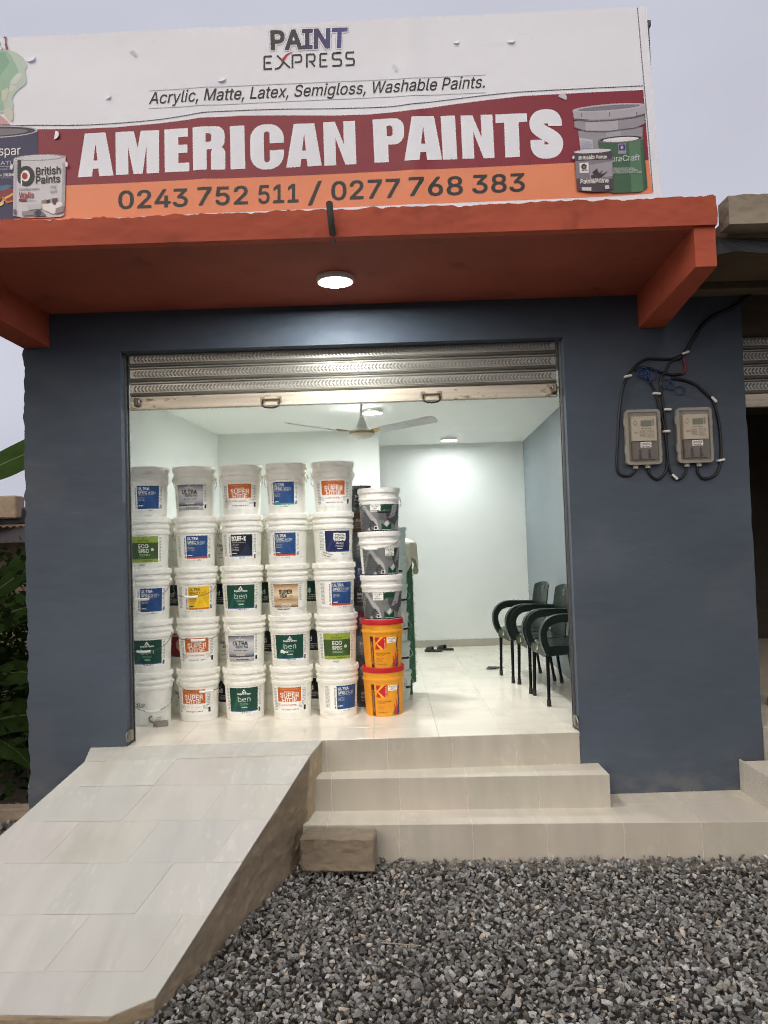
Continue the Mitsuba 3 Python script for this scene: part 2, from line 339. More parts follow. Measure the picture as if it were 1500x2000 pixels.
def shutter(name, label, x0, x1, ztop, zbot, y, handles):
    k = thing(name, label, 'roller shutter')
    z = zbot + 0.0905
    while z < ztop:
        part(k, 'slat', shutter_slat(x0 + 0.004, x1 - 0.004, z, z + 0.0995, y), S(160, 157, 148), 'mat_shutter', 40); z += 0.1
    part(k, 'bottom_rail', cat([box(x0 + .004, x1 - .004, y - 0.008, y + 0.014, zbot + 0.012, zbot + 0.088, 0.002), box(x0 + .002, x1 - .002, y - 0.022, y + 0.020, zbot, zbot + 0.0115, 0.002)]), S(192, 182, 164), 'mat_rail')
    for hx in handles:
        hk = part(k, 'handle', tube(spline([(hx - .055, y - .010, zbot + .04), (hx - .055, y - .035, zbot + .01), (hx - .045, y - .045, zbot - .012), (hx, y - .048, zbot - .02), (hx + .045, y - .045, zbot - .012), (hx + .055, y - .035, zbot + .01), (hx + .055, y - .010, zbot + .04)], 5), 0.006), S(70, 66, 62), 'mat_metal', 60)
        part(hk, 'hinge_plate', cat([box(hx - .07, hx - .04, y - .014, y - .0085, zbot + .02, zbot + .062, .002), box(hx + .04, hx + .07, y - .014, y - .0085, zbot + .02, zbot + .062, .002), tube([(hx - .06, y - .016, zbot + .042), (hx + .06, y - .016, zbot + .042)], .006)]), S(150, 140, 120), 'mat_metal', 40)
    return k
sh = shutter('roller_shutter', 'dirty steel roller shutter rolled up above the lit shop opening', 0.028, W - 0.028, 2.56, 2.183, 0.10, (0.969, 2.031))
for x in (0.083, 2.847):
    lk = part(sh, 'lock_latch', cat([box(x - .018, x + .018, .062, .0915, 2.205, 2.258, .004), tube([(x, .05, 2.21), (x, .05, 2.255)], .009), box(x - .03, x + .03, .078, .0915, 2.236, 2.246, .002)]), S(120, 112, 100), 'mat_metal', 40)
for x0, x1, s in ((0.001, 0.014, 0), (W - 0.014, W - 0.001, 1)):
    part(sh, 'guide_rail', cat([box(x0, x1, 0.075, 0.082, 0.001, 2.55), box(x0, x1, 0.118, 0.125, 0.001, 2.55)]), S(128, 128, 128), 'mat_metal')
for x, zz in ((0.012, 0.03), (W - 0.012, 0.03)):
    part(sh, 'floor_catch', cat([box(x - .012, x + .012, .01, .06, zz, zz + .07, .004), tube(spline([(x - .005, .0, zz + .06), (x - .005, -.03, zz + .05), (x + .0, -.03, zz + .01), (x, .02, zz)], 5), .006)]), S(150, 146, 136), 'mat_metal', 40)
shutter('roller_shutter', 'steel roller shutter half rolled up next door at the right edge', 4.09, 8.8, 2.54, 2.07, 0.10, ())
key = thing('wooden_post', 'narrow blue painted post standing in the dark doorway next door', 'post')
part(key, 'post', box(4.42, 4.50, 0.52, 0.56, 0.0, 0.62, .004), S(40, 78, 108), 'mat_matte')
part(key, 'foot', box(4.40, 4.54, 0.50, 0.60, -0.003, 0.06, .006), S(120, 90, 70), 'mat_matte')

# ================================================================== FLOOR, STEPS, RAMP (tiles one by one)
TDICT = {}
def tile_mesh(poly, o, ex, ey, n, thick=0.009, gap=0.0013, ch=0.0012):
    """a tile over the polygon (in the frame o, ex, ey), its face at o, edges chamfered, a joint all round"""
    out = []
    p = poly.buffer(-gap, join_style=2)
    for g in getattr(p, 'geoms', [p]):
        if g.is_empty or g.area < 4e-4: continue
        g2 = g.buffer(-ch, join_style=2)
        if g2.is_empty: continue
        P = [(x, y, -thick) for x, y in g.exterior.coords[:-1]] + [(x, y, -ch) for x, y in g.exterior.coords[:-1]] + [(x, y, 0) for x, y in (g2 if g2.geom_type == 'Polygon' else max(g2.geoms, key=lambda q: q.area)).exterior.coords[:-1]]
        h = hull(P); v = h.vertices
        h.vertices = o + v[:, :1] * ex + v[:, 1:2] * ey + v[:, 2:] * n
        if np.linalg.det(np.array([ex, ey, n])) < 0: h.invert()
        out.append(h)
    return cat(out) if out else None
def tone(c, a=0.05):
    k = 1 + rng.uniform(-a, a); return np.clip(c * k * (1 + rng.uniform(-0.012, 0.012, 3)), 0, 1)
X, Y, Z = np.eye(3)

floor = struct('floor', box(-0.3, 3.45, 0.004, YB + 0.05, -0.4, -0.0035), S(190, 186, 176), 'mat_concrete')
labels[floor]['label'] = 'pale polished tile floor inside the shop'
inside = Polygon([(-0.45, 0.002), (3.4, 0.002), (3.4, YB), (-0.45, YB)]).difference(sbox(-0.46, -0.01, 0.0, 0.171)).difference(sbox(2.901, -.01, 3.5, .171))
for i in range(-2, 8):
    for j in range(-1, 11):
        c = sbox(0.32 + 0.42 * i, 0.31 + 0.42 * j, 0.74 + 0.42 * i, 0.73 + 0.42 * j).intersection(inside)
        m = tile_mesh(c, np.zeros(3), X, Y, Z, gap=0.0012) if not c.is_empty and c.geom_type == 'Polygon' and c.area > .002 else None
        if m is not None: part(floor, 'tile', m, tone(S(216, 210, 196), 0.03), 'mat_tile_polished')

def step_run(name, label, fa, fb, back, z0, z1, joints, right_side=True):
    """a step: front edge from fa to fb (x, y), top at z1, riser down to z0; joints: x of the tile joints along it"""
    k = thing(name, label, 'step')
    fa, fb = np.array(fa, float), np.array(fb, float)
    d = (fb - fa) / np.linalg.norm(fb - fa); ex = np.array([d[0], d[1], 0]); nf = np.array([d[1], -d[0], 0])
    L = np.linalg.norm(fb - fa)
    inner = Polygon([tuple(fa + np.array([0.0, 0.0022])), tuple(fb + np.array([-0.0022, 0.0022])), (fb[0] - 0.0022, back), (fa[0], back)])
    part(k, 'core', xy(inner, z0 - 0.1, z1 - 0.0014), S(214, 208, 197), 'mat_matte')
    s = [0.0] + [(x - fa[0]) / d[0] for x in joints if fa[0] < x < fb[0] - 0.02] + [L]
    for a, b in zip(s[:-1], s[1:]):
        m = tile_mesh(sbox(a, z0 - z1 - 0.02, b, 0.0), np.array([fa[0], fa[1], z1]), ex, Z, nf)
        if m is not None: part(k, 'riser_tile', m, tone(TILE * 0.88, 0.035), 'mat_tile_ramp')  # darker than treads: weaker light on upright faces put into the colour
        xa, xb = fa[0] + d[0] * a, fa[0] + d[0] * b; ya, yb = fa[1] + d[1] * a, fa[1] + d[1] * b
        deep = max(back - ya, back - yb)
        rows = [(0, 1)] if deep < 0.34 else [(0, 0.62), (0.62, 1)]
        for t0, t1 in rows:
            m = tile_mesh(Polygon([(xa, ya + (back - ya) * t0 + (0.0015 if t0 == 0 else 0)), (xb, yb + (back - yb) * t0 + (0.0015 if t0 == 0 else 0)), (xb, yb + (back - yb) * t1), (xa, ya + (back - ya) * t1)]), np.array([0, 0, z1 + 0.001]), X, Y, Z)
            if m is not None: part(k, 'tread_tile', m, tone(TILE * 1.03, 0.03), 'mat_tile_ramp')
    if right_side:
        m = tile_mesh(sbox(fb[1], z0 - z1, back, 0.0), np.array([fb[0], 0, z1]), Y, Z, X)
        part(k, 'side_tile', m, tone(TILE * 0.88, 0.03), 'mat_tile_ramp')  # side face darkened likewise, its shade is in the tile colour
    return k
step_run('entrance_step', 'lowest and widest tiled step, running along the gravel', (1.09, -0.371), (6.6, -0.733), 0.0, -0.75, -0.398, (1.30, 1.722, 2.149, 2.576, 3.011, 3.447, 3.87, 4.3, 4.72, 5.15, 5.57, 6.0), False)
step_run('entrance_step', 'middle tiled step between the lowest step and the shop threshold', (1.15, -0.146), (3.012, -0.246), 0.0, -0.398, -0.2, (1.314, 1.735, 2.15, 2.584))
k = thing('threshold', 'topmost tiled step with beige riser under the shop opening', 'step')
part(k, 'grout', box(1.245, 2.894, -.0038, .003, -.2, -.004), S(214, 208, 197), 'mat_matte')
for a, b in zip((1.24, 1.277, 1.667, 2.08, 2.489), (1.277, 1.667, 2.08, 2.489, 2.897)):
    part(k, 'riser_tile', tile_mesh(sbox(a, -0.202, b, 0.0), np.array([0, -0.006, 0.0]), X, Z, -Y), tone(TILE * 0.88, 0.03), 'mat_tile_ramp')  # riser shade painted into the tile colour
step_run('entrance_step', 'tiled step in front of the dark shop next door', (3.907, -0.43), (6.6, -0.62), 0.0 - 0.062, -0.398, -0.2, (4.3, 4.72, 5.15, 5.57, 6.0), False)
part('entrance_step_002', 'side_tile', tile_mesh(sbox(-0.43, -0.198, -0.004, 0.0), np.array([3.907, 0, -0.2]), Y, Z, -X), tone(TILE * .92), 'mat_tile_ramp')  # upright side, shade painted in as a darker tile colour

ramp = thing('tiled_ramp', 'sloping ramp of pale grey tiles from the gravel to the shop floor', 'ramp')
YR0, YR1, ZR1 = -0.33, -1.88, -0.57
kz = -ZR1 / (YR0 - YR1)
def edge_r(y): return 1.193 + 0.34 * (y + 0.381)
def edge_l(y): return -0.146 + 0.36 * (y + 0.325)
# sloping frame: parameter (x, y) -> point on the slope
sl = np.array([0, 1.0, kz])
nr = np.array([0, -kz, 1.0]) / math.hypot(kz, 1)
outline = Polygon([(edge_l(YR0), YR0), (edge_r(YR0), YR0), (0.716, -1.812), (0.556, -1.884), (-0.2, -1.845), (edge_l(-1.83) - .02, -1.83)])
rows = [YR0, -0.556, -0.825, -1.105, -1.397, -1.675, -1.96]
offs = [0.0, 0.10, 0.0, -0.02, 0.0, 0.03]
starts = [0.336 + 0.34 * 0.556 + 0.0, 0.336 + 0.34 * 0.556, 0.457 + 0.34 * 0.827, 0.599 + 0.34 * 1.122, 0.719 + 0.34 * 1.424, 0.429 + 0.34 * 1.676]
O = np.array([0, YR0, 0.0])
for r_ in range(6):
    y1, y0 = rows[r_], rows[r_ + 1]
    for i in range(-5, 5):
        c0, c1 = starts[r_] + 0.427 * i, starts[r_] + 0.427 * (i + 1)
        tilt = -0.03
        P = Polygon([(c0 + .34 * y0, y0 + tilt * (c0 - .4)), (c1 + .34 * y0, y0 + tilt * (c1 - .4)), (c1 + .34 * y1, y1 + tilt * (c1 - .4)), (c0 + .34 * y1, y1 + tilt * (c0 - .4))]) if 0 < r_ else \
            Polygon([(c0 + .34 * y0, y0 + tilt * (c0 - .4)), (c1 + .34 * y0, y0 + tilt * (c1 - .4)), (c1 + .34 * y1, y1 + .004), (c0 + .34 * y1, y1 + .004)])
        P = P.intersection(outline)
        if P.is_empty or P.geom_type != 'Polygon' or P.area < 0.003: continue
        Q = affinity.translate(P, 0, -YR0)
        m = tile_mesh(Q, O, X, sl, nr, gap=0.0014)
        if m is not None:
            j = rng.normal(0, 0.0012); m.apply_translation([0, 0, j])
            part(ramp, 'tile', m, tone(RTILE, 0.035), 'mat_tile_ramp')
g_ = hull([(x, y - YR0, zz) for x, y in list(outline.buffer(-.004).exterior.coords)[:-1] for zz in (-.0075, -.0022)]); v_ = g_.vertices
g_.vertices = O + v_[:, :1] * X + v_[:, 1:2] * sl + v_[:, 2:] * nr
part(ramp, 'grout', g_, S(190, 186, 178), 'mat_concrete')
land = Polygon([(-0.235, -0.003), (edge_l(YR0), YR0 + .004), (edge_r(YR0), YR0 + .004), (1.254, -0.003)])
for i, (a, b) in enumerate(((-0.4, 0.20), (0.20, 0.63), (0.63, 1.06), (1.06, 1.5))):
    P = Polygon([(a - .25, -0.34), (b - .25, -0.34), (b + .12, 0), (a + .12, 0)]).intersection(land)
    if P.area > .002: part(ramp, 'tile', tile_mesh(P, np.array([0, 0, 0.001]), X, Y, Z), tone(RTILE, 0.02), 'mat_tile_ramp')
def slope_z(y): return min(0.0, kz * (y - YR0))
top = [(x + (0.004 if x < .3 else -0.004), y, slope_z(y) - 0.0068) for x, y in list(outline.exterior.coords)[:-1]]
bot = [(x - 0.03 if x > .3 else x - 0.02, y + (0.02 if y < -1.7 else 0), -0.8) for x, y, z in top]
bot[1] = (bot[1][0] - 0.045, bot[1][1], -0.8)
def base_mesh(P, seed):
    h = hull(P); v, f = trimesh.remesh.subdivide_to_size(h.vertices, h.faces, 0.035, max_iter=12)
    m = trimesh.Trimesh(v, f, process=True)
    inner = m.vertices[:, 2] - np.array([slope_z(y) for y in m.vertices[:, 1]]) < -0.012
    d = np.stack([meshkit.fbm(m.vertices * 16, 4, 40 + seed + k) - 0.55 for k in range(3)], 1) * 0.03
    m.vertices = m.vertices + d * inner[:, None]
    return m
part(ramp, 'base', base_mesh(top + bot, 1), S(150, 134, 112), 'mat_concrete', 50, label='rough brown mortar side of the ramp')
lt = [(x + (0.004 if x < .3 else -0.004), y, -0.006) for x, y in list(land.exterior.coords)[:-1]]
part(ramp, 'landing_base', base_mesh(lt + [(x - (.05 if x > .3 else 0), y, -0.8) for x, y, z in lt], 2), S(176, 160, 132), 'mat_concrete', 50)

# ================================================================== BANNER SIGN
sign = thing('sign_banner', 'wide white, red and orange vinyl shop banner above the canopy', 'sign')
YS = -1.06
def bulge(x, z):
    """the sheet is pulled over its frame: two upright bars stand out, the cloth sags between them"""
    x, z = np.asarray(x, float), np.asarray(z, float)
    b = 0.0
    for xc in XB: b = b + 0.006 * np.exp(-((x - xc) / 0.06) ** 2)
    P = np.stack([x * 1.1, z * 0 + 2, z * 1.6], -1)
    return b + 0.012 * (meshkit.fbm(P, 2, 5) - 0.5) + 0.004 * np.sin(9 * z + 5 * x) * np.exp(-((x - 0.25) / 0.5) ** 2)
XB = (PX(395, 150, 1, YS)[0], PX(803, 130, 1, YS)[0])
def bmap(v, off):
    """pixel of the survey picture -> point on the banner sheet, off metres in front of it"""
    out = np.empty((len(v), 3))
    for i, (u, w) in enumerate(v):
        p = PX(u, w, 1, YS); out[i] = (p[0], 0, p[2])
    out[:, 1] = YS - bulge(out[:, 0], out[:, 2]) - off
    return out
LW, LR, LO = S(231, 234, 242), S(132, 30, 50), S(230, 138, 98)
KX = 1.0
sheet = [(-330, 90), (0, 73.5), (400, 55), (800, 35), (1262, 13.5), (1291, 377), (1291, 400), (640, 425), (0, 455), (-330, 470)]
art = Art().add(Polygon(sheet), LW)
part(sign, 'sheet', art.build(bmap, 14, 0.0), None, 'mat_banner', True)
fx0, fx1 = PX(-330, 90, 1, YS)[0], PX(1289, 200, 1, YS)[0]
zt = PX(700, 42, 1, YS)[2]
part(sign, 'frame', cat([box(fx0, fx1 - .02, YS + .02, YS + .05, zt - .06, zt - .03), box(fx0, fx1 - .02, YS + .02, YS + .05, 2.94, 2.97)] + [box(x - .02, x + .02, YS + .02, YS + .05, 2.93, zt - .03) for x in (*XB, fx1 - .05, fx0 + .02)] + [hull([(x + dx, YS + .05, zt - .3), (x + dx, -.1, 2.94), (x + dx, YS + .05, zt - .33), (x + dx, -.14, 2.94)][:4] + [(x + dx + .02, YS + .05, zt - .3), (x + dx + .02, -.1, 2.94)]) for x in XB for dx in (-.01,)]), S(80, 80, 84), 'mat_metal')
red_top = [(-330, 262), (0, 254), (75, 252), (150, 252), (225, 249), (310, 241), (390, 231), (475, 226), (560, 225.5), (650, 226), (720, 224), (807, 216), (876, 205.5), (950, 196), (1020, 188), (1140, 181.5), (1256, 176)]
split = [(1267, 313), (1118, 319), (860, 331), (640, 341), (380, 351), (130, 361), (0, 366), (-330, 382)]
part(sign, 'red_band', Art().add(Polygon(red_top + split), LR).build(bmap, 12, 0.0012), None, 'mat_banner', True)
part(sign, 'orange_band', Art().add(Polygon(split[::-1] + [(1275, 378), (1190, 384), (1130, 387), (600, 408), (0, 434), (-330, 452)]), LO).build(bmap, 12, 0.0012), None, 'mat_banner', True)
gl = [(u, v - 6.5) for u, v in [(-330, 258), (0, 252), (75, 251), (150, 251.5), (225, 248), (310, 240), (400, 227), (475, 222.5), (560, 220), (650, 219), (750, 216), (807, 210.5), (876, 202), (950, 193), (1020, 186.5), (1140, 180), (1256, 174.5)]]
part(sign, 'printed_line', Art().add(LineString(spline(gl, 5)).buffer(0.8, cap_style=2), S(90, 88, 96)).build(bmap, 12, 0.002), None, 'mat_banner', True)
part(sign, 'edge_line', Art().add(LineString([(1245, 16), (1259, 180), (1275, 374)]).buffer(0.8), S(110, 106, 112)).build(bmap, 12, 0.002), None, 'mat_banner', True)

def quadmap(poly, bl, br, tr, tl):
    """unit square -> quad"""
    bl, br, tr, tl = (np.array(q, float) for q in (bl, br, tr, tl))
    def f(x, y):
        x, y = np.asarray(x)[..., None], np.asarray(y)[..., None]
        p = bl * (1 - x) * (1 - y) + br * x * (1 - y) + tr * x * y + tl * (1 - x) * y
        return p[..., 0], p[..., 1]
    import shapely
    return shapely.transform(poly, lambda a: np.stack(f(a[:, 0], a[:, 1]), 1))
def rbox(x0, y0, x1, y1, r, ay=0.75):
    """rounded box in a unit square whose real aspect is 0.75 wide"""
    b = sbox(x0 * ay, y0, x1 * ay, y1); r = min(r, (x1 - x0) * ay / 2.02, (y1 - y0) / 2.02)
    return affinity.scale(b.buffer(-r).buffer(r, 12), 1 / ay, 1, origin=(0, 0))
def heavy(ch):
    """heavy condensed capitals in a unit square"""
    if ch == 'A':
        return Polygon([(0, 0), (.21, 1), (.79, 1), (1, 0), (.60, 0), (.575, .18), (.425, .18), (.40, 0)], [[(.445, .37), (.555, .37), (.505, .77)]])
    if ch == 'M': return Polygon([(0, 0), (0, 1), (.42, 1), (.51, .60), (.575, 1), (1, 1), (1, 0), (.71, 0), (.715, .66), (.62, 0), (.41, 0), (.285, .64), (.29, 0)])
    if ch == 'E': return Polygon([(0, 0), (0, 1), (.96, 1), (.96, .80), (.56, .80), (.56, .62), (.93, .62), (.93, .43), (.56, .43), (.56, .20), (1, .20), (1, 0)])
    if ch == 'R':
        p = unary_union([sbox(0, 0, .43, 1), rbox(0.1, .47, .98, 1, .2), sbox(.1, .8, .7, 1), rbox(.56, -.3, 1, .52, .14)]).difference(rbox(.40, .64, .57, .84, .08)).difference(sbox(.40, .64, .5, .84))
        return p.difference(sbox(.43, -.5, .56, .46)).difference(sbox(-1, -1, 2, 0))
    if ch == 'I': return sbox(0, 0, 1, 1)
    if ch == 'C': return rbox(0, 0, 1, 1, .33).difference(rbox(.41, .16, .58, .84, .06)).difference(sbox(.5, .42, 1.1, .575))
    if ch == 'N': return Polygon([(0, 0), (0, 1), (.37, 1), (.63, .47), (.63, 1), (1, 1), (1, 0), (.66, 0), (.37, .62), (.37, 0)])
    if ch == 'P': return unary_union([sbox(0, 0, .47, 1), rbox(.1, .40, 1, 1, .24), sbox(.1, .85, .6, 1)]).difference(rbox(.44, .59, .63, .84, .08)).difference(sbox(.44, .6, .55, .83))
    if ch == 'T': return Polygon([(.27, 0), (.27, .80), (0, .80), (0, 1), (1, 1), (1, .80), (.73, .80), (.73, 0)])
    if ch == 'S':
        pts = spline([(.585, .67), (.585, .78), (.52, .87), (.375, .895), (.23, .86), (.165, .77), (.175, .66), (.27, .57), (.46, .45), (.575, .35), (.585, .24), (.52, .14), (.375, .105), (.23, .13), (.165, .22), (.165, .375)], 6)
        return affinity.scale(LineString(pts).buffer(.160, cap_style=2, join_style=1), 1 / .75, 1, origin=(0, 0)).buffer(0)
def r6(x, y): return (130 + x / 2.941, 210 + y / 2.941)
def r7(x, y): return (600 + x / 2.830, 190 + y / 2.830)
HEAD = [('A', r6, (62, 398), (268, 388), (268, 143), (62, 152)), ('M', r6, (282, 386), (532, 375), (532, 130), (282, 143)), ('E', r6, (565, 373), (706, 367), (703, 118), (562, 127)),
        ('R', r6, (728, 363), (912, 357), (912, 106), (725, 116)), ('I', r6, (943, 356), (1027, 352), (1021, 104), (938, 108)), ('C', r6, (1057, 361), (1250, 351), (1247, 93), (1053, 102)),
        ('A', r6, (1262, 346), (1466, 335), (1466, 90), (1262, 98)), ('N', r7, (95, 380), (272, 372), (264, 132), (88, 140)), ('P', r7, (372, 365), (540, 358), (533, 115), (361, 125)),
        ('A', r7, (537, 355), (746, 348), (744, 104), (533, 112)), ('I', r7, (750, 348), (829, 345), (816, 103), (737, 106)), ('N', r7, (858, 343), (1035, 338), (1023, 98), (847, 103)),
        ('T', r7, (1047, 337), (1222, 330), (1213, 90), (1039, 97)), ('S', r7, (1237, 333), (1417, 325), (1403, 77), (1224, 85))]
for ch, fn, *q in HEAD:
    q = [fn(*a) for a in q]; p = quadmap(heavy(ch), *q)
    a = Art().add(p, LW * 1.0, 3)
    part(sign, 'headline_letter', a.build(bmap, 12, 0.0008), None, 'mat_banner', True)
    k_ = list(scene)[-1]
# lift headline in front of the bands
def banner_text(name, s, q, c, bold=True, fat=0.0, slant=0.0, lift=0.0026):
    p = tpoly(s, bold)
    if fat: p = p.buffer(fat)
    if slant: p = affinity.affine_transform(p, [1, slant, 0, 1, 0, 0])
    x0, y0, x1, y1 = p.bounds
    p = affinity.affine_transform(p, [1 / (x1 - x0), 0, 0, 1.0, -x0 / (x1 - x0), 0])
    p = quadmap(p, *q)
    return part(sign, name, Art().add(p, c).build(bmap, 12, lift), None, 'mat_banner', True)
INK = S(34, 29, 34)
for s, fn, x0, x1, t0, t1, b0, b1 in (('0243', r6, 295, 698, 476, 464, 582, 568), ('752', r6, 752, 1042, 461, 449, 567, 556), ('511', r6, 1102, 1334, 447, 438, 554, 546),
                                      ('0277', r7, 133, 512, 467, 452, 572, 558), ('768', r7, 560, 860, 448, 437, 553, 542), ('383', r7, 912, 1203, 432, 421, 535, 523)):
    banner_text('telephone_number', s, [fn(x0, b0 - 3), fn(x1, b1 - 3), fn(x1, t1 + 3), fn(x0, t0 + 3)], INK, bold=True)
part(sign, 'telephone_number', Art().add(Polygon([r6(1385, 565), r6(1410, 563), r6(1467, 422), r6(1445, 424)]), INK).build(bmap, 12, 0.0026), None, 'mat_banner', True)
SL = 'Acrylic, Matte, Latex, Semigloss, Washable Paints.'
_pl = affinity.affine_transform(tpoly(SL).buffer(0.01), [1, .22, 0, 1, 0, 0]); _x0, _, _x1, _ = _pl.bounds
_pl = quadmap(affinity.affine_transform(_pl, [1 / (_x1 - _x0), 0, 0, 1, -_x0 / (_x1 - _x0), 0]), (291, 203), (947, 171.5), (947, 148.5), (291, 180.5))
_cut, _n = [280], 0
for wd in SL.split():
    _n += len(wd) + 1
    _cut.append(291 + 656 * (tpoly(SL[:_n - 1]).bounds[2] - _x0 + .25) / (_x1 - _x0 + .1) if _n < len(SL) else 1000)
for _a, _b in zip(_cut[:-1], _cut[1:]):
    g_ = [q for q in _pl.geoms if _a <= q.centroid.x < _b]
    if g_: part(sign, 'strapline_word', Art().add(unary_union(g_), S(18, 15, 18)).build(bmap, 12, 0.0026), None, 'mat_banner', True)
for a, b in (((291, 177.5), (948, 147)), ((291, 212), (948, 181.5))):
    part(sign, 'printed_line', Art().add(LineString([a, ((a[0] + b[0]) / 2, (a[1] + b[1]) / 2 - .8), b]).buffer(0.5), S(160, 156, 162)).build(bmap, 12, 0.002), None, 'mat_banner', True)
def r5(x, y): return (480 + x / 3, 40 + y / 3)
P = tpoly('PAINT', True).buffer(.03, join_style=2); x0, y0, x1, y1 = P.bounds
P = quadmap(affinity.affine_transform(P, [1 / (x1 - x0), 0, 0, 1, -x0 / (x1 - x0), 0]), r5(147, 172), r5(592, 155), r5(597, 48), r5(143, 66))
a = Art().add(P.buffer(2.6, join_style=2), S(120, 116, 126), 3).add(P.buffer(2.1, join_style=2), LW, 4)
for i in range(14):
    g = i / 13; u0 = 525 + i * 11.2
    a.add(P.intersection(sbox(u0, 0, u0 + 11.2, 200)), S(38, 34, 42) * (1 - g ** 2) + S(74, 72, 140) * g ** 2, 5)
part(sign, 'logo_word', a.build(bmap, 12, 0.0006), None, 'mat_banner', True)
EX = {'E': [[(1, 1), (.1, 1), (0, .92), (0, .08), (.0, 0), (1, 0)], [(.2, .5), (.85, .5)]], 'X': [[(-.12, 1.04), (1.05, 0)], [(-.3, -.04), (.1, .06), (.55, .55)]],
      'P': [[(0, -.03), (0, 1), (.85, 1), (1, .86), (1, .58), (.85, .44), (.25, .44)]], 'R': [[(0, -.03), (0, 1), (.85, 1), (1, .86), (1, .58), (.85, .44), (.25, .44)], [(.5, .44), (1.02, 0)]],
      'S': [[(1.02, 1), (.12, 1), (0, .9), (0, .64), (.12, .53), (.88, .49), (1, .38), (1, .1), (.88, 0), (-.05, 0)]]}
strokes = []
xs = [(103, 160), (185, 262), (268, 332), (352, 410), (430, 484), (503, 565), (582, 640)]
for ch, (xa, xb) in zip('EXPRESS', xs):
    for L in EX[ch]:
        pts = []
        for x, y in L:
            u = xa + 6 + (xb - xa - 12) * x; base = 288 - (u - 103) * 0.0535; pts.append(r5(u, base - 74 * y))
        strokes.append(LineString(pts).buffer(1.75, cap_style=2, join_style=1))
a = Art().add(unary_union(strokes), S(34, 30, 36), 3)
a.add(Polygon([r5(*q) for q in ((206, 250), (216, 222), (236, 200), (262, 188), (286, 184), (262, 194), (244, 208), (234, 228))]), S(176, 40, 56), 4)
part(sign, 'logo_word', a.build(bmap, 12, 0.0008), None, 'mat_banner', True)

def can(name, label, items, lift=0.0028):
    a = Art()
    for poly, c in items: a.add(poly, c)
    mb = MB(); k = 0
    for poly, c, _ in a.items:
        v, f = tri(poly, 12); k += 1
        if len(f): mb.add(trimesh.Trimesh(bmap(v, lift + 0.0003 * k), f, process=False), c)
    part(sign, name, mb, None, 'mat_banner', True, label=label)
def ell(cx, cy, rx, ry, tilt=0):
    return affinity.rotate(affinity.scale(Point(cx, cy).buffer(1, 24), rx, ry), tilt)
def btxt(s, x, y, h, w, c, bold=True, slope=-0.04, fat=0):
    p = text(s, h, w, bold, fat); p = affinity.scale(p, 1, -1, origin=(0, 0)); p = affinity.affine_transform(p, [1, 0, slope, 1, x, y]); return (p, c)
def r3(x, y): return (x / 9.375, 230 + y / 9.375)
def P3(*q): return Polygon([r3(*a) for a in q])
NV = S(46, 44, 84); GR = S(206, 202, 208); BK = S(30, 26, 32)
spar = [(P3((-900, 300), (690, 240), (690, 700), (690, 1830), (-900, 1900)), NV), (ell(*r3(-200, 260), 95, 12, -2), S(188, 186, 196)), (ell(*r3(-200, 262), 91, 10, -2), S(52, 48, 58)), (ell(*r3(-220, 268), 78, 7, -2), S(118, 114, 122)),
        btxt('spar', *r3(-20, 690), 18, 42, WHITE, False), btxt('ATU', *r3(15, 868), 7.5, 26, S(200, 200, 214), False), btxt('VANCED', *r3(0, 965), 4.2, 25, S(170, 170, 190), False), btxt('+ PRIM', *r3(5, 1078), 5, 26, WHITE, True),
        (P3((0, 890), (250, 885), (250, 897), (0, 903)), S(170, 170, 190)), btxt('OVERAGE', *r3(0, 1125), 4, 24, S(150, 150, 180), False),
        (P3((-600, 1330), (250, 1290), (250, 1550), (160, 1560), (60, 1500), (-600, 1640)), S(132, 40, 44)), (P3((-300, 1300), (150, 1230), (250, 1260), (100, 1330), (-200, 1370)), S(62, 108, 140)),
        (LineString([r3(*q) for q in ((-300, 1700), (20, 1590), (90, 1490), (250, 1400))]).buffer(2.2), S(214, 172, 92)), (LineString([r3(*q) for q in ((60, 1470), (140, 1560), (250, 1530))]).buffer(1.6), S(200, 110, 60)), (ell(*r3(30, 1590), 6, 3, -30), S(226, 196, 130))]
can('printed_can', 'navy paint can printed at the left end of the banner', spar)
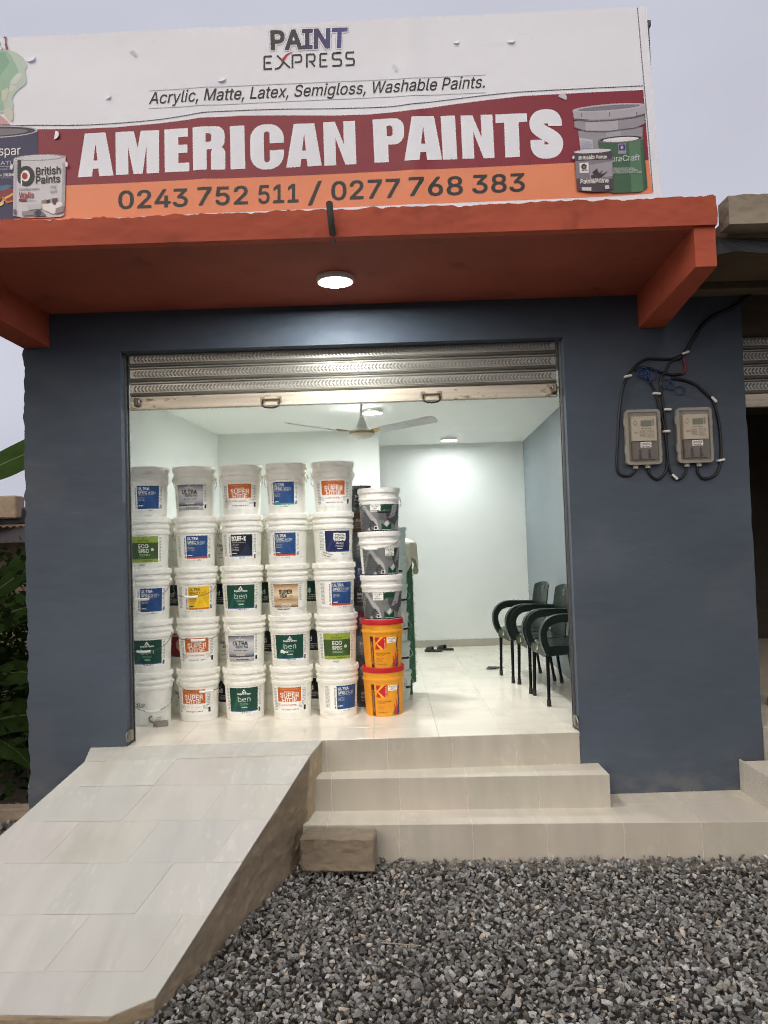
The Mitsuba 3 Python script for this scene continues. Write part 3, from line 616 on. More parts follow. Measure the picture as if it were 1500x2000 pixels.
bp = [(P3((258, 745), (1205, 700), (1190, 1790), (1120, 1825), (760, 1850), (420, 1840), (250, 1800)), GR), (ell(*r3(730, 735), 50.5, 6.2, -2.6), S(150, 146, 152)), (ell(*r3(728, 733), 47, 4.6, -2.6), S(222, 219, 222)), (ell(*r3(732, 728), 46, 2.6, -2.6), S(60, 56, 60)), (ell(*r3(722, 738), 44, 3.4, -2.6), S(206, 203, 208)),
      (P3((1150, 830), (1195, 828), (1180, 1770), (1130, 1790)), S(168, 164, 170)), (P3((262, 790), (318, 800), (310, 1790), (256, 1780)), S(186, 182, 188)),
      (P3((330, 785), (395, 785), (395, 1240), (350, 1190), (330, 1120)), BK), (ell(*r3(490, 1080), 16.4, 20), BK), (ell(*r3(480, 1075), 8.4, 11), WHITE), (P3((395, 1040), (420, 1040), (420, 1260), (395, 1250)), WHITE), (ell(*r3(466, 1080), 5.6, 6.6), S(160, 36, 58)),
      btxt('British', *r3(668, 1062), 14.5, 48, BK, True, -0.075), btxt('Paints', *r3(668, 1218), 14, 47, BK, True, -0.075), btxt('clean&protect', *r3(360, 1352), 5.2, 40, S(110, 104, 110), False), btxt('Walls', *r3(365, 1490), 11, 29, S(158, 30, 50), True),
      (P3((365, 1503), (505, 1500), (503, 1546), (365, 1548)), S(126, 36, 48)), btxt('interior', *r3(520, 1548), 4, 15, S(150, 140, 146), False), btxt('Easy', *r3(940, 1300), 5.5, 11, S(110, 104, 110), False, -.1), btxt('apply', *r3(930, 1390), 5.5, 14, S(110, 104, 110), False, -.12),
      (P3((520, 1610), (790, 1600), (780, 1690), (530, 1710)), S(190, 190, 192)), (P3((790, 1600), (1150, 1560), (1170, 1640), (1000, 1790), (800, 1690)), S(228, 225, 224)), (P3((1040, 1680), (1190, 1620), (1185, 1740), (1040, 1790)), S(146, 132, 128)),
      (P3((960, 1500), (1075, 1485), (1040, 1620), (990, 1610)), S(96, 58, 52)), (P3((870, 1530), (945, 1510), (920, 1590), (870, 1590)), S(44, 34, 34)), (P3((780, 1540), (880, 1510), (860, 1590), (780, 1590)), S(150, 128, 104)),
      (P3((430, 1735), (640, 1725), (640, 1810), (430, 1818)), S(140, 136, 142)), (P3((640, 1740), (760, 1700), (880, 1820), (640, 1830)), S(110, 106, 114)), (ell(*r3(724, 1772), 6.2, 6.2), S(40, 40, 66)), (P3((272, 1700), (322, 1700), (320, 1790), (270, 1785)), S(96, 92, 98)),
      (ell(*r3(235, 925), 2.6, 5), S(228, 226, 228)), (ell(*r3(1232, 872), 2.6, 5), S(228, 226, 228))]
can('printed_can', 'white paint can with a black and red emblem printed on the banner', bp, 0.0086)
def r4(x, y): return (1080 + x / 6.818, 170 + y / 6.818)
def P4(*q): return Polygon([r4(*a) for a in q])
pail = [(P4((330, 590), (1190, 540), (1185, 900), (370, 900)), S(150, 147, 156)), (P4((700, 580), (900, 570), (900, 900), (700, 900)), S(166, 163, 172)), (P4((280, 460), (1215, 385), (1220, 490), (1100, 545), (700, 600), (430, 590), (285, 545)), S(150, 146, 156)), (P4((430, 478), (860, 450), (860, 585), (430, 590)), S(176, 173, 181)),
        (P4((258, 325), (1225, 250), (1225, 360), (1100, 395), (800, 430), (500, 445), (275, 425)), S(172, 169, 178)), (ell(*r4(742, 282), 71.5, 7, -4.5), S(182, 179, 188)), (ell(*r4(742, 284), 61, 4.6, -4.5), S(124, 120, 132)),
        (LineString([r4(*q) for q in ((275, 440), (500, 465), (800, 450), (1100, 410), (1215, 380))]).buffer(1.3), S(96, 92, 102)), (LineString([r4(*q) for q in ((285, 548), (430, 596), (700, 604), (1100, 550), (1220, 492))]).buffer(.9), S(104, 100, 110)),
        (P4((340, 682), (520, 712), (530, 855), (360, 850)), S(186, 186, 198))] + [(LineString([r4(x, 345), r4(x - 6, 405)]).buffer(.6), S(84, 80, 90)) for x in (380, 748, 1112)] + [(LineString([r4(365, 740 + 28 * i), r4(505, 748 + 28 * i)]).buffer(.5), S(140, 140, 152)) for i in range(4)]
can('printed_can', 'grey plastic pail printed at the right end of the banner', pail)
gc = [(P4((595, 745), (1195, 700), (1250, 1350), (1150, 1410), (800, 1425), (690, 1400)), S(62, 98, 72)), (P4((1000, 720), (1150, 705), (1195, 1395), (1040, 1415)), S(84, 122, 92)), (P4((1188, 720), (1198, 712), (1250, 1345), (1225, 1372)), S(48, 78, 58)),
      (ell(*r4(893, 712), 44.5, 6.8, -4), S(120, 116, 122)), (ell(*r4(893, 708), 41, 5.4, -4), S(52, 48, 54)), (ell(*r4(893, 714), 35, 4.4, -4), S(226, 224, 230)),
      (P4((855, 775), (962, 768), (966, 905), (858, 908)), S(150, 150, 170)), (P4((862, 785), (955, 778), (957, 858), (864, 862)), S(66, 54, 110)), (ell(*r4(908, 822), 2.6, 3.4), S(190, 170, 190)),
      btxt('uraCraft', *r4(770, 1012), 11.5, 55, S(214, 216, 222), False, -0.06)] + [btxt(t, *r4(790, y), 3.4, w, S(190, 200, 196), True, -0.04) for t, y, w in (('TERIOR ACRYLIC LATEX', 1118, 42), ('ACRILICA PARA EXTERIORES', 1145, 48), ('EXTERIEUR ACRYLIQUE AU LATEX', 1172, 56))]
can('printed_can', 'green paint can printed at the right end of the banner', gc, 0.0084)
dc = [(P4((268, 890), (768, 858), (800, 1370), (700, 1412), (480, 1420), (312, 1395)), S(74, 62, 74)), (P4((285, 1010), (772, 985), (780, 1240), (480, 1260), (300, 1240)), S(128, 122, 132)), (P4((470, 1060), (775, 1010), (785, 1200), (480, 1250)), S(160, 154, 162)), (ell(*r4(516, 876), 36.5, 3.8, -3.6), S(212, 210, 216)),
      (P4((338, 1035), (462, 1030), (462, 1165), (345, 1170)), S(226, 224, 228)), (ell(*r4(400, 1085), 5.4, 5.4), S(40, 36, 42)), (ell(*r4(402, 1090), 2.4, 2.6), S(180, 90, 90)), (P4((365, 1128), (445, 1124), (445, 1136), (365, 1140)), S(50, 46, 52)), (P4((490, 1200), (640, 1180), (720, 1140), (640, 1225), (500, 1250)), S(58, 52, 60)), (P4((510, 1160), (570, 1110), (600, 1170), (650, 1130), (620, 1190), (530, 1195)), S(48, 44, 52)),
      btxt('British', *r4(330, 992), 6.6, 24, WHITE, True, -.04), btxt('b', *r4(497, 985), 7.8, 6.5, WHITE, True), btxt('Paints', *r4(560, 980), 6.4, 21, WHITE, True, -.04), btxt('Paint&Prime', *r4(352, 1313), 8.6, 55, WHITE, True, -.045), (P4((368, 1360), (496, 1358), (496, 1408), (372, 1402)), S(206, 203, 206)), (P4((676, 1335), (732, 1330), (734, 1380), (678, 1385)), S(196, 194, 196)),
      (ell(*r4(258, 965), 2.2, 3.4), S(214, 212, 218))]
can('printed_can', 'small dark purple paint can printed at the right end of the banner', dc, 0.0128)
def r8(x, y): return (x / 9.375, 60 + y / 9.375)
def P8(*q): return Polygon(spline([r8(*a) for a in q] + [r8(*q[0])], 4))
GN = S(150, 188, 164)
spl = [(P8((-900, 420), (0, 350), (200, 370), (400, 470), (500, 640), (470, 740), (490, 960), (330, 1100), (230, 1250), (250, 1420), (60, 1500), (-900, 1500)), S(186, 204, 192)), (P8((-900, 420), (0, 370), (180, 430), (260, 560), (330, 700), (330, 790), (200, 920), (170, 1080), (40, 1120), (60, 1300), (0, 1480), (-900, 1450)), GN), (P8((-900, 520), (0, 400), (120, 480), (180, 600), (60, 760), (-100, 900), (-900, 1000)), S(132, 172, 148)),
       (P8((200, 980), (240, 900), (320, 800), (400, 790), (410, 840), (330, 940), (300, 985)), S(208, 216, 208)), (P8((190, 1140), (170, 1090), (210, 1010), (310, 1030), (270, 1100)), S(206, 212, 204)), (P8((40, 1110), (130, 1060), (160, 1080), (140, 1200), (90, 1310), (40, 1260)), S(206, 208, 186)), (P8((60, 1480), (140, 1440), (220, 1460), (250, 1540), (230, 1650), (170, 1640), (100, 1560)), S(208, 204, 192)),
       (Polygon([r8(*q) for q in ((-900, 1500), (0, 1545), (120, 1640), (190, 1720), (-900, 1730))]), S(206, 158, 164)), (Polygon([r8(*q) for q in ((60, 120), (130, 120), (125, 220), (165, 355), (115, 355), (98, 270), (105, 170))]), S(140, 74, 92)), (Polygon([r8(*q) for q in ((-40, 260), (10, 215), (20, 235), (-10, 285))]), S(50, 46, 52)), (Polygon([r8(*q) for q in ((35, 320), (50, 318), (65, 358), (48, 360))]), S(50, 46, 52))]
can('printed_splash', 'green paint splash printed in the top left corner of the banner', spl)
# half-moon wind slits cut in the sheet, their flaps curling out
def flap(u, v, r, ang, c):
    p = PX(u, v, 1, YS); q = []
    n = 9; V = []; F = []
    for i in range(n):
        t = math.pi * i / (n - 1)
        x, z = r * math.cos(t), -r * math.sin(t)
        x, z = x * math.cos(ang) - z * math.sin(ang), x * math.sin(ang) + z * math.cos(ang)
        d = math.sin(t)
        V += [(p[0] + x, YS - bulge(p[0], p[2]) - 0.005 - 0.009 * d, p[2] + z * 0.9)]
    V.append((p[0], YS - bulge(p[0], p[2]) - 0.005, p[2]))
    for i in range(n - 1): F.append([n, i, i + 1])
    part(sign, 'wind_slit', trimesh.Trimesh(V, F, process=False), c, 'mat_banner')
for u, v, r, a, c in ((60, 114, .026, .6, LW), (259, 108, .022, 2.4, LW), (433, 155, .022, .3, LW), (211, 190, .016, .8, LW), (768, 134, .022, 2.0, LW), (998, 79, .022, .2, LW), (891, 82, .016, .1, LW), (107, 264, .026, 1.4, LW), (1097, 193, .024, 2.6, LW), (660, 99, .01, .3, LW)):
    flap(u, v, r, a, c)

dp = thing('drain_pipe', 'short grey pipe stub sticking out of the red canopy edge', 'pipe')
part(dp, 'pipe', tube([(1.479, YF + .06, 2.824), (1.478, YF - .03, 2.84), (1.474, YF - .06, 2.90), (1.471, YF - .075, 2.962)], 0.017, 12), S(74, 74, 70), 'mat_rubber', 50)
part(dp, 'bore', lathe([(0, 0), (.0125, 0), (.0125, .002), (0, .002)], 16).apply_translation([1.471, YF - .0755, 2.9615]), S(12, 12, 12), 'mat_matte')

# ================================================================== LAMPS
def ceiling_lamp(label, x, y, z, r, power):
    k = thing('ceiling_light', label, 'ceiling light')
    part(k, 'housing', lathe([(0, 0), (r + .008, 0), (r + .010, -.012), (r + .006, -.030), (r, -.032), (r, -.026), (0, -.026)], 40).apply_translation([x, y, z - .0005]), S(232, 232, 228), 'mat_plastic', 40)
    m = trimesh.creation.cylinder(r - .001, .003, sections=40); m.apply_translation([x, y, z - .0305])
    f = m.faces[m.face_normals[:, 2] < -0.5]
    d = mikit.ply(trimesh.Trimesh(m.vertices, f, process=True), 'mat_matte', uv=None)
    d['emitter'] = {'type': 'area', 'radiance': {'type': 'rgb', 'value': [power * c for c in (0.97, 1.0, 0.99)]}}
    scene[fresh(k + '__diffuser')] = d
a, b, c = PX(655, 551, 2, 2.787), PX(727, 807, 2, ZC - .03), PX(877, 860, 2, ZC - .03)
ceiling_lamp('round lit ceiling light under the red canopy', a[0], a[1], 2.8165, 0.100, LAMP_OUT)
ceiling_lamp('round lit ceiling light in the shop, behind the fan', b[0], b[1], ZC, 0.085, LAMP_IN)
ceiling_lamp('round lit ceiling light in the shop near the back wall', c[0], c[1], ZC, 0.085, LAMP_IN * 0.31)

# ================================================================== CEILING FAN
fan = thing('ceiling_fan', 'white three bladed ceiling fan hanging in the shop', 'ceiling fan')
fc = PX(707, 846, 1, 1.0); fx, fy, fz = fc
WH = S(226, 228, 224)
part(fan, 'rod', tube([(fx, fy, fz + .05), (fx, fy, ZC - .06)], .011, 10), WH, 'mat_plastic', 50)
part(fan, 'canopy_cup', lathe([(0, 0), (.05, 0), (.03, -.06), (0, -.065)], 20).apply_translation([fx, fy, ZC - .001]), WH, 'mat_plastic', 40)
part(fan, 'lower_cup', lathe([(0, .055), (.012, .13), (.02, .12), (.045, .05), (.05, .03), (0, .03)], 24).apply_translation([fx, fy, fz]), WH, 'mat_plastic', 40)
part(fan, 'motor', lathe([(0, -.045), (.05, -.042), (.085, -.025), (.098, -.005), (.095, .012), (.07, .03), (0, .035)], 32).apply_translation([fx, fy, fz]), S(214, 212, 204), 'mat_plastic', 40)
part(fan, 'motor_band', lathe([(.0975, -.008), (.1005, -.006), (.1005, .004), (.0975, .006)], 32).apply_translation([fx, fy, fz]), S(190, 168, 110), 'mat_metal', 40)
for ang in (-90 + 61, -90 - 59, 90):
    t = math.radians(ang); d = np.array([math.cos(t), math.sin(t), 0.075]); s = np.array([-math.sin(t), math.cos(t), -0.26])
    def bl(r0, r1, w0, w1, th):
        c0, c1 = np.array([fx, fy, fz]) + d * r0, np.array([fx, fy, fz]) + d * r1
        return hull([c0 + s * w0 / 2, c0 - s * w0 / 2, c1 + s * w1 / 2 - d * .02, c1 - s * w1 / 2 - d * .02, c1 + s * w1 / 4, c1 - s * w1 / 4] + [q - np.array([0, 0, th]) for q in (c0 + s * w0 / 2, c0 - s * w0 / 2, c1 + s * w1 / 2 - d * .02, c1 - s * w1 / 2 - d * .02, c1 + s * w1 / 4, c1 - s * w1 / 4)])
    bk = part(fan, 'blade', bl(.17, .64, .10, .125, .004), S(206, 210, 210), 'mat_plastic')
    part(bk, 'blade_arm', bl(.07, .22, .035, .055, .007).apply_translation([0, 0, .0075]), S(196, 176, 122), 'mat_metal')

# ================================================================== PAINT BUCKETS
PITCH = 0.3700
def R_white(z): return 0.1335 + (0.1475 - 0.1335) * z / 0.28
def body_white():
    p = [(0, 0.004), (.120, 0.004), (.124, 0), (.1325, 0), (.1335, .004)]
    p += [(R_white(z), z) for z in (.06, .12, .18, .235)]
    p += [(.1470, .238), (.1535, .240), (.1545, .244), (.1545, .258), (.1535, .262), (.1490, .2635), (.1487, .278), (.1540, .280), (.1552, .284), (.1552, .293), (.154, .297), (.150, .2985), (.1497, .315), (.1510, .317), (.1510, .330), (0, .330)]
    return lathe(p, 48)
def lid_white():
    m = [lathe([(.1512, .322), (.1575, .320), (.1592, .323), (.1597, .346), (.1585, .3535), (.154, .3555), (.149, .3545), (.146, .347), (.118, .347), (.115, .350), (0, .350)][::1], 48)]
    for i in range(16):
        a = 2 * math.pi * (i + .3) / 16
        m.append(box(.1585, .1612, -.0018, .0018, .322, .349).apply_transform(trimesh.transformations.rotation_matrix(a, Z)))
    for i in range(8):
        a = 2 * math.pi * i / 8
        m.append(box(.121, .142, -.003, .003, .347, 0.3505).apply_transform(trimesh.transformations.rotation_matrix(a, Z)))
    return cat(m)
BUCKET = S(234, 233, 224)
D_BODY = MB().add(body_white(), BUCKET, 35).dict('mat_plastic')
D_LID = MB().add(lid_white(), S(238, 237, 228), 35).dict('mat_plastic')
def handle_mesh(r, z, kind, grip_c=S(236, 235, 228), wire_c=S(120, 118, 114)):
    """wire bail from ear to ear (ears at +-x): 'front' hangs down in front, 'back' behind, 'side' props up"""
    drop = {'front': -0.115, 'back': -0.10, 'half': -0.06, 'low': -0.165}[kind]
    sgn = 1 if kind == 'back' else -1
    P = []
    for t in np.linspace(0, math.pi, 21):
        x, q = r * math.cos(t), math.sin(t)
        P.append((x * 1.03, sgn * (0.012 + (r * 1.0 + 0.014) * q ** 0.75), z + drop * q ** 0.6))
    P = np.array(P)
    mb = MB().add(tube(P, 0.0021, 6), wire_c, 60)
    grip = MB().add(tube(P[8:13], 0.0085, 8), grip_c, 50)
    ears = []
    for s in (-1, 1): ears.append(MB().add(trimesh.creation.cylinder(.017, .014, sections=16).apply_transform(trimesh.transformations.rotation_matrix(math.pi / 2, Y)).apply_translation([s * (r + .002), 0, z]), BUCKET, 40).dict('mat_plastic'))
    return mb.dict('mat_metal'), grip.dict('mat_plastic'), ears
HANDLES = {k: handle_mesh(.1545, .268, k) for k in ('front', 'back', 'half', 'low')}

def wrap(R, a0, kx=1.0, kz_=1.0, zc=0.0, z0=0.0):
    """label coordinates (s along the wall, z) -> points around a bucket; s = 0 at the angle a0 (0 = facing the street)"""
    def f(v, off):
        zz = z0 + (v[:, 1] - zc) * kz_
        r = np.array([R(z) for z in zz]) + 0.0008 + off
        th = a0 + v[:, 0] * kx / 0.142
        return np.stack([r * np.sin(th), -r * np.cos(th), zz], 1)
    return f
BLUE, TEAL, REDS, ORG = S(38, 72, 122), S(70, 150, 140), S(196, 74, 52), S(190, 98, 40)
GREY = S(150, 150, 146)
def base_paper(a, x0=-.125, x1=.125, z0=.05, z1=.215):
    a.rect(x0, z0, x1, z1, S(238, 238, 232))
    return a
def micro(a, x0, x1, z0, z1, n, seed, c=GREY): return a.lines(x0, x1, np.linspace(z0, z1, n), (z1 - z0) / n * .5, c, seed, 3)
def brand_up(a, x, z0, z1):
    a.txt('Benjamin Moore', x, z0, .0085, BLACK, z1 - z0, True, rot=90, layer=3)
    a.add(Polygon([(x - .010, z0 - .021), (x + .004, z0 - .021), (x - .003, z0 - .005)]), S(170, 60, 50), 3); return a
def tri_logo(a, x, z, h, c, layer=5): return a.add(Polygon([(x - h * .6, z), (x + h * .6, z), (x, z + h)]).difference(Polygon([(x - h * .28, z + h * .16), (x + h * .28, z + h * .16), (x, z + h * .62)])), c, layer)
def L_ultra(stripe=None, bg=BLUE, ink=WHITE, tail='500', bar=True, seed=1):
    a = base_paper(Art())
    micro(a, -.120, -.088, .07, .20, 16, seed); brand_up(a, -.050, .085, .195)
    a.rect(-.042, .058, .098, .206, bg, 2)
    a.add(Polygon([(-.02, .065), (.035, .16), (.09, .065)]).difference(Polygon([(.005, .073), (.035, .13), (.067, .073)])), bg * 1.18, 3)
    a.txt('ULTRA', -.034, .178, .0185, ink, .070, True, .0, layer=4); a.txt('SPEC', -.034, .153, .0175, ink, .056, True, .0, layer=4); a.txt(tail, .028, .153, .0175, ink, .046, False, -.012, layer=4)
    a.rect(-.034, .146, .062, .148, ink * .7, 4)
    a.lines(-.034, .01, [.128, .120, .112], .0028, ink * .6, 5, 4); a.rect(-.034, .076, -.004, .082, ink * .85, 4)
    if stripe is not None: a.rect(-.042, .058, .098, .069, stripe, 4)
    a.txt('GENNEX', .0, .045, .005, GREY, .018, layer=3); a.txt('YW64 1X', .026, .045, .006, BLACK, .03, True, layer=3)
    micro(a, .103, .122, .10, .20, 13, seed + 3)
    if bar:
        for i in range(7): a.rect(.104 + i * .0026, .06, .104 + i * .0026 + .0014, .085, BLACK, 3)
    return a
def grad(a, x0, x1, zs, cs, layer):
    n = 24
    for i in range(n):
        z0, z1 = zs[0] + (zs[-1] - zs[0]) * i / n, zs[0] + (zs[-1] - zs[0]) * (i + 1) / n
        zc = (z0 + z1) / 2; c = np.array([np.interp(zc, zs, [q[j] for q in cs]) for j in range(3)]); a.rect(x0, z0, x1, z1, c, layer)
def L_silver():
    a = base_paper(Art(), -.13, .115)
    grad(a, -.090, .090, [.045, .075, .0751, .10, .16, .21], [S(150, 152, 156), S(196, 196, 194), S(60, 62, 74), S(168, 170, 176), S(206, 206, 204), S(92, 96, 112)], 2)
    tri_logo(a, 0, .195, .010, WHITE); a.txt('Benjamin Moore', 0, .186, .006, WHITE, .055, True, anchor='m', layer=4)
    a.txt('ULTRA', 0, .150, .024, BLACK, .098, True, .03, anchor='m', layer=4); a.rect(-.032, .131, -.014, .146, S(120, 124, 134), 4); a.txt('SPEC 500', .018, .131, .0145, BLACK, .064, True, .02, anchor='m', layer=4)
    a.lines(-.045, .05, [.114], .004, S(70, 74, 84), 3, 4); a.rect(-.03, .083, .03, .093, S(206, 180, 160), 4); a.rect(-.03, .055, .055, .061, S(90, 92, 98), 4)
    micro(a, .096, .112, .10, .21, 12, 5); micro(a, -.126, -.1, .06, .14, 8, 8); a.rect(.098, .055, .112, .08, BLACK, 4)
    return a
def L_super(drips=False):
    a = base_paper(Art(), -.12, .12, .04, .21)
    a.rect(-.078, .112, .078, .203, ORG, 2)
    a.txt('COMMERCIAL COATINGS', 0, .190, .006, S(226, 160, 120), .12, True, anchor='m', layer=3); a.txt('Benjamin Moore', 0, .173, .006, WHITE, .06, True, anchor='m', layer=3)
    a.txt('SUPER', 0.002, .1395, .030, WHITE, .122, True, .0, anchor='m', layer=3)
    a.txt('HIDE', 0.002, .1075, .0285, WHITE, .096, True, .0, anchor='m', layer=3)
    a.txt('LATEX EGGSHELL', 0, .088, .0085, ORG * .9, .108, True, anchor='m', layer=5); a.txt('MEDIUM BASE  C288 2X', 0.005, .060, .006, BLACK, .115, True, anchor='m', layer=5)
    micro(a, -.117, -.088, .055, .19, 15, 7); micro(a, .086, .115, .10, .19, 10, 9); a.rect(.098, .055, .114, .085, BLACK * 1.5, 5); micro(a, -.105, -.06, .075, .098, 4, 12); micro(a, .062, .1, .075, .098, 4, 13)
    if drips:
        for x, w, z in ((-.05, .012, .085), (-.02, .02, .092), (.01, .03, .10), (.035, .012, .094)): a.add(Point(x, z).buffer(w * .45).union(sbox(x - w * .7, z, x + w * .7, z + .006)), S(240, 238, 230), 6)
    return a
def L_eco():
    a = base_paper(Art(), -.13, .12)
    DG, LG = S(62, 84, 44), S(140, 160, 66)
    a.rect(-.092, .045, .092, .21, DG, 2); a.rect(-.092, .170, .092, .21, LG, 3); a.rect(-.092, .045, .092, .066, LG, 3)
    a.add(Polygon([(-.04, .068), (.02, .15), (.08, .068)]), DG * 1.25, 3)
    tri_logo(a, .0, .193, .010, DG, 4); a.txt('Benjamin Moore', 0, .179, .0075, DG * .5, .07, True, anchor='m', layer=4)
    a.txt('ECO', .0, .136, .024, WHITE, .062, True, .0, anchor='m', layer=4); a.txt('SPEC', .0, .106, .022, WHITE, .064, True, .0, anchor='m', layer=4)
    a.add(Point(.055, .125).buffer(.009).difference(Point(.055, .125).buffer(.0045)), WHITE, 4); a.rect(.054, .121, .056, .129, WHITE, 4)
    a.lines(-.03, .04, [.093, .085], .003, S(170, 190, 150), 6, 4); a.txt('ADVANCED ONE', .02, .052, .006, BLACK, .06, True, anchor='m', layer=4)
    micro(a, -.125, -.1, .05, .2, 17, 4); micro(a, .1, .116, .05, .2, 17, 5); a.lines(-.03, .01, [.026], .006, GREY, 3, 3)
    return a
def L_scuff():
    a = base_paper(Art()); micro(a, -.118, -.09, .07, .2, 15, 14); brand_up(a, -.062, .085, .19)
    a.rect(-.054, .062, .088, .204, S(24, 28, 42), 2); a.add(Polygon([(.0, .072), (.05, .15), (.088, .085), (.088, .072)]), S(40, 46, 66), 3)
    a.txt('SCUFF-X', -.047, .164, .0275, WHITE, .090, True, .05, layer=4); a.rect(-.047, .150, .045, .152, WHITE * .7, 4); a.lines(-.047, .0, [.136, .118, .109, .1], .003, WHITE * .6, 15, 4); a.rect(-.047, .08, -.015, .086, WHITE * .7, 4); a.rect(-.054, .062, .088, .0685, S(80, 120, 160), 4)
    a.txt('N486 1X', .0, .05, .006, BLACK, .035, True, layer=3); micro(a, .094, .118, .09, .2, 13, 16); a.rect(.1, .05, .115, .075, S(120, 90, 90), 4)
    return a
def L_regal():
    a = base_paper(Art(), -.11, .125, .035, .215); N2 = S(30, 38, 78)
    a.rect(-.062, .072, .112, .208, N2, 2); a.add(Polygon([(-.06, .078), (-.01, .17), (.04, .078)]).difference(Polygon([(-.045, .078), (-.01, .145), (.025, .078)])), N2 * 1.8, 3); a.rect(-.062, .072, .112, .079, S(60, 90, 140), 3)
    a.txt('REGAL', .035, .142, .021, WHITE, .075, True, .02, anchor='m', layer=4); a.txt('SELECT', .035, .124, .009, WHITE, .055, True, anchor='m', layer=4); a.lines(.005, .06, [.113, .105], .003, WHITE * .6, 4, 4); a.rect(.015, .09, .05, .095, WHITE * .8, 4)
    a.add(affinity.rotate(sbox(-.008, .148, .075, .193), -2), S(226, 222, 210), 6); a.lines(0, .068, [.183, .172, .162, .153], .004, S(60, 58, 60), 2, 7)
    a.add(affinity.rotate(sbox(-.10, .035, -.005, .075), -17), S(232, 228, 216), 6)
    for t, z, w in (('MARAGOO', .058, .066), ('white paint', .043, .06)): a.add(affinity.rotate(affinity.translate(text(t, .0095, w, True), -.085, z), -17, origin=(-.05, .055)), S(50, 48, 50), 7)
    micro(a, -.105, -.07, .09, .2, 12, 3); a.txt('N547 1X', .045, .055, .006, BLACK, .04, True, layer=3)
    return a
def L_ben(drip=False):
    a = base_paper(Art(), -.125, .125, .045, .215); G = S(22, 66, 54)
    a.rect(-.096, .056, .096, .208, G, 2); a.add(Polygon([(-.085, .06), (-.035, .17), (.03, .06)]).difference(Polygon([(-.055, .06), (-.035, .12), (-.008, .06)])), G * 1.7, 3); a.rect(-.096, .056, .096, .064, S(40, 70, 130), 3)
    tri_logo(a, .003, .178, .024, WHITE); a.txt('Benjamin Moore', .003, .165, .0105, WHITE, .084, True, .02, anchor='m', layer=4)
    a.txt('ben', .003, .120, .0335, S(220, 228, 222), .078, False, -.022, anchor='m', layer=4); a.lines(-.025, .03, [.106, .099], .003, S(120, 160, 140), 3, 4); a.rect(-.014, .082, .022, .087, S(200, 210, 205), 4)
    if drip:
        for x, z, r in ((-.048, .107, .010), (-.035, .1, .009), (-.055, .098, .006), (-.015, .098, .006)): a.add(affinity.scale(Point(x, z).buffer(r), 1.2, .8), S(232, 230, 222), 5)
        a.rect(-.04, .088, -.034, .1, S(232, 230, 222), 5)
    micro(a, -.122, -.102, .06, .2, 16, 6); micro(a, .102, .122, .09, .2, 12, 7); a.txt('GENNEX 4626 1X', .01, .047, .0055, BLACK * 2, .06, True, anchor='m', layer=3); a.rect(.103, .05, .117, .075, S(60, 60, 80), 4)
    return a
def L_tan():
    a = base_paper(Art(), -.115, .115, .05, .21)
    grad(a, -.085, .085, [.055, .08, .10, .14, .18, .205], [S(90, 62, 40), S(206, 186, 150), S(176, 140, 100), S(226, 210, 182), S(200, 168, 128), S(120, 84, 54)], 2)
    a.txt('SUPER', 0, .143, .024, BLACK, .085, True, .05, anchor='m', layer=4); a.txt('HIDE', -.012, .119, .019, BLACK, .044, True, .05, anchor='m', layer=4); a.lines(.02, .045, [.126, .119], .003, S(80, 60, 40), 4, 4)
    a.lines(-.05, .05, [.106], .0035, S(120, 90, 60), 5, 4); a.rect(-.028, .062, .03, .078, S(222, 214, 196), 4); a.lines(-.022, .025, [.067], .005, S(80, 70, 60), 3, 5); a.lines(-.06, .03, [.042], .005, BLACK * 3, 2, 3)
    micro(a, -.112, -.09, .06, .2, 15, 8); micro(a, .09, .112, .1, .2, 9, 9)
    return a
def L_soup():
    a = Art(); x = -.055
    for pts in ([(.02, 1), (-.6, .9), (-.5, .55), (.0, .45), (-.1, 0), (-.7, .05)], [(.35, 1), (.1, .5), (.3, 0), (.7, .1), (.75, .7), (.35, 1)], [(1.0, 1), (1.0, .2), (1.3, 0), (1.55, .3), (1.6, 1)], [(1.9, 0), (1.95, 1), (2.4, .95), (2.4, .6), (1.95, .5)]):
        a.add(LineString(spline([(x + q[0] * .021, .118 + q[1] * .024 - q[0] * .003) for q in pts], 5)).buffer(.0016), S(70, 66, 62), 2)
    a.lines(.07, .10, [.03, .042], .003, GREY, 3, 2)
    return a

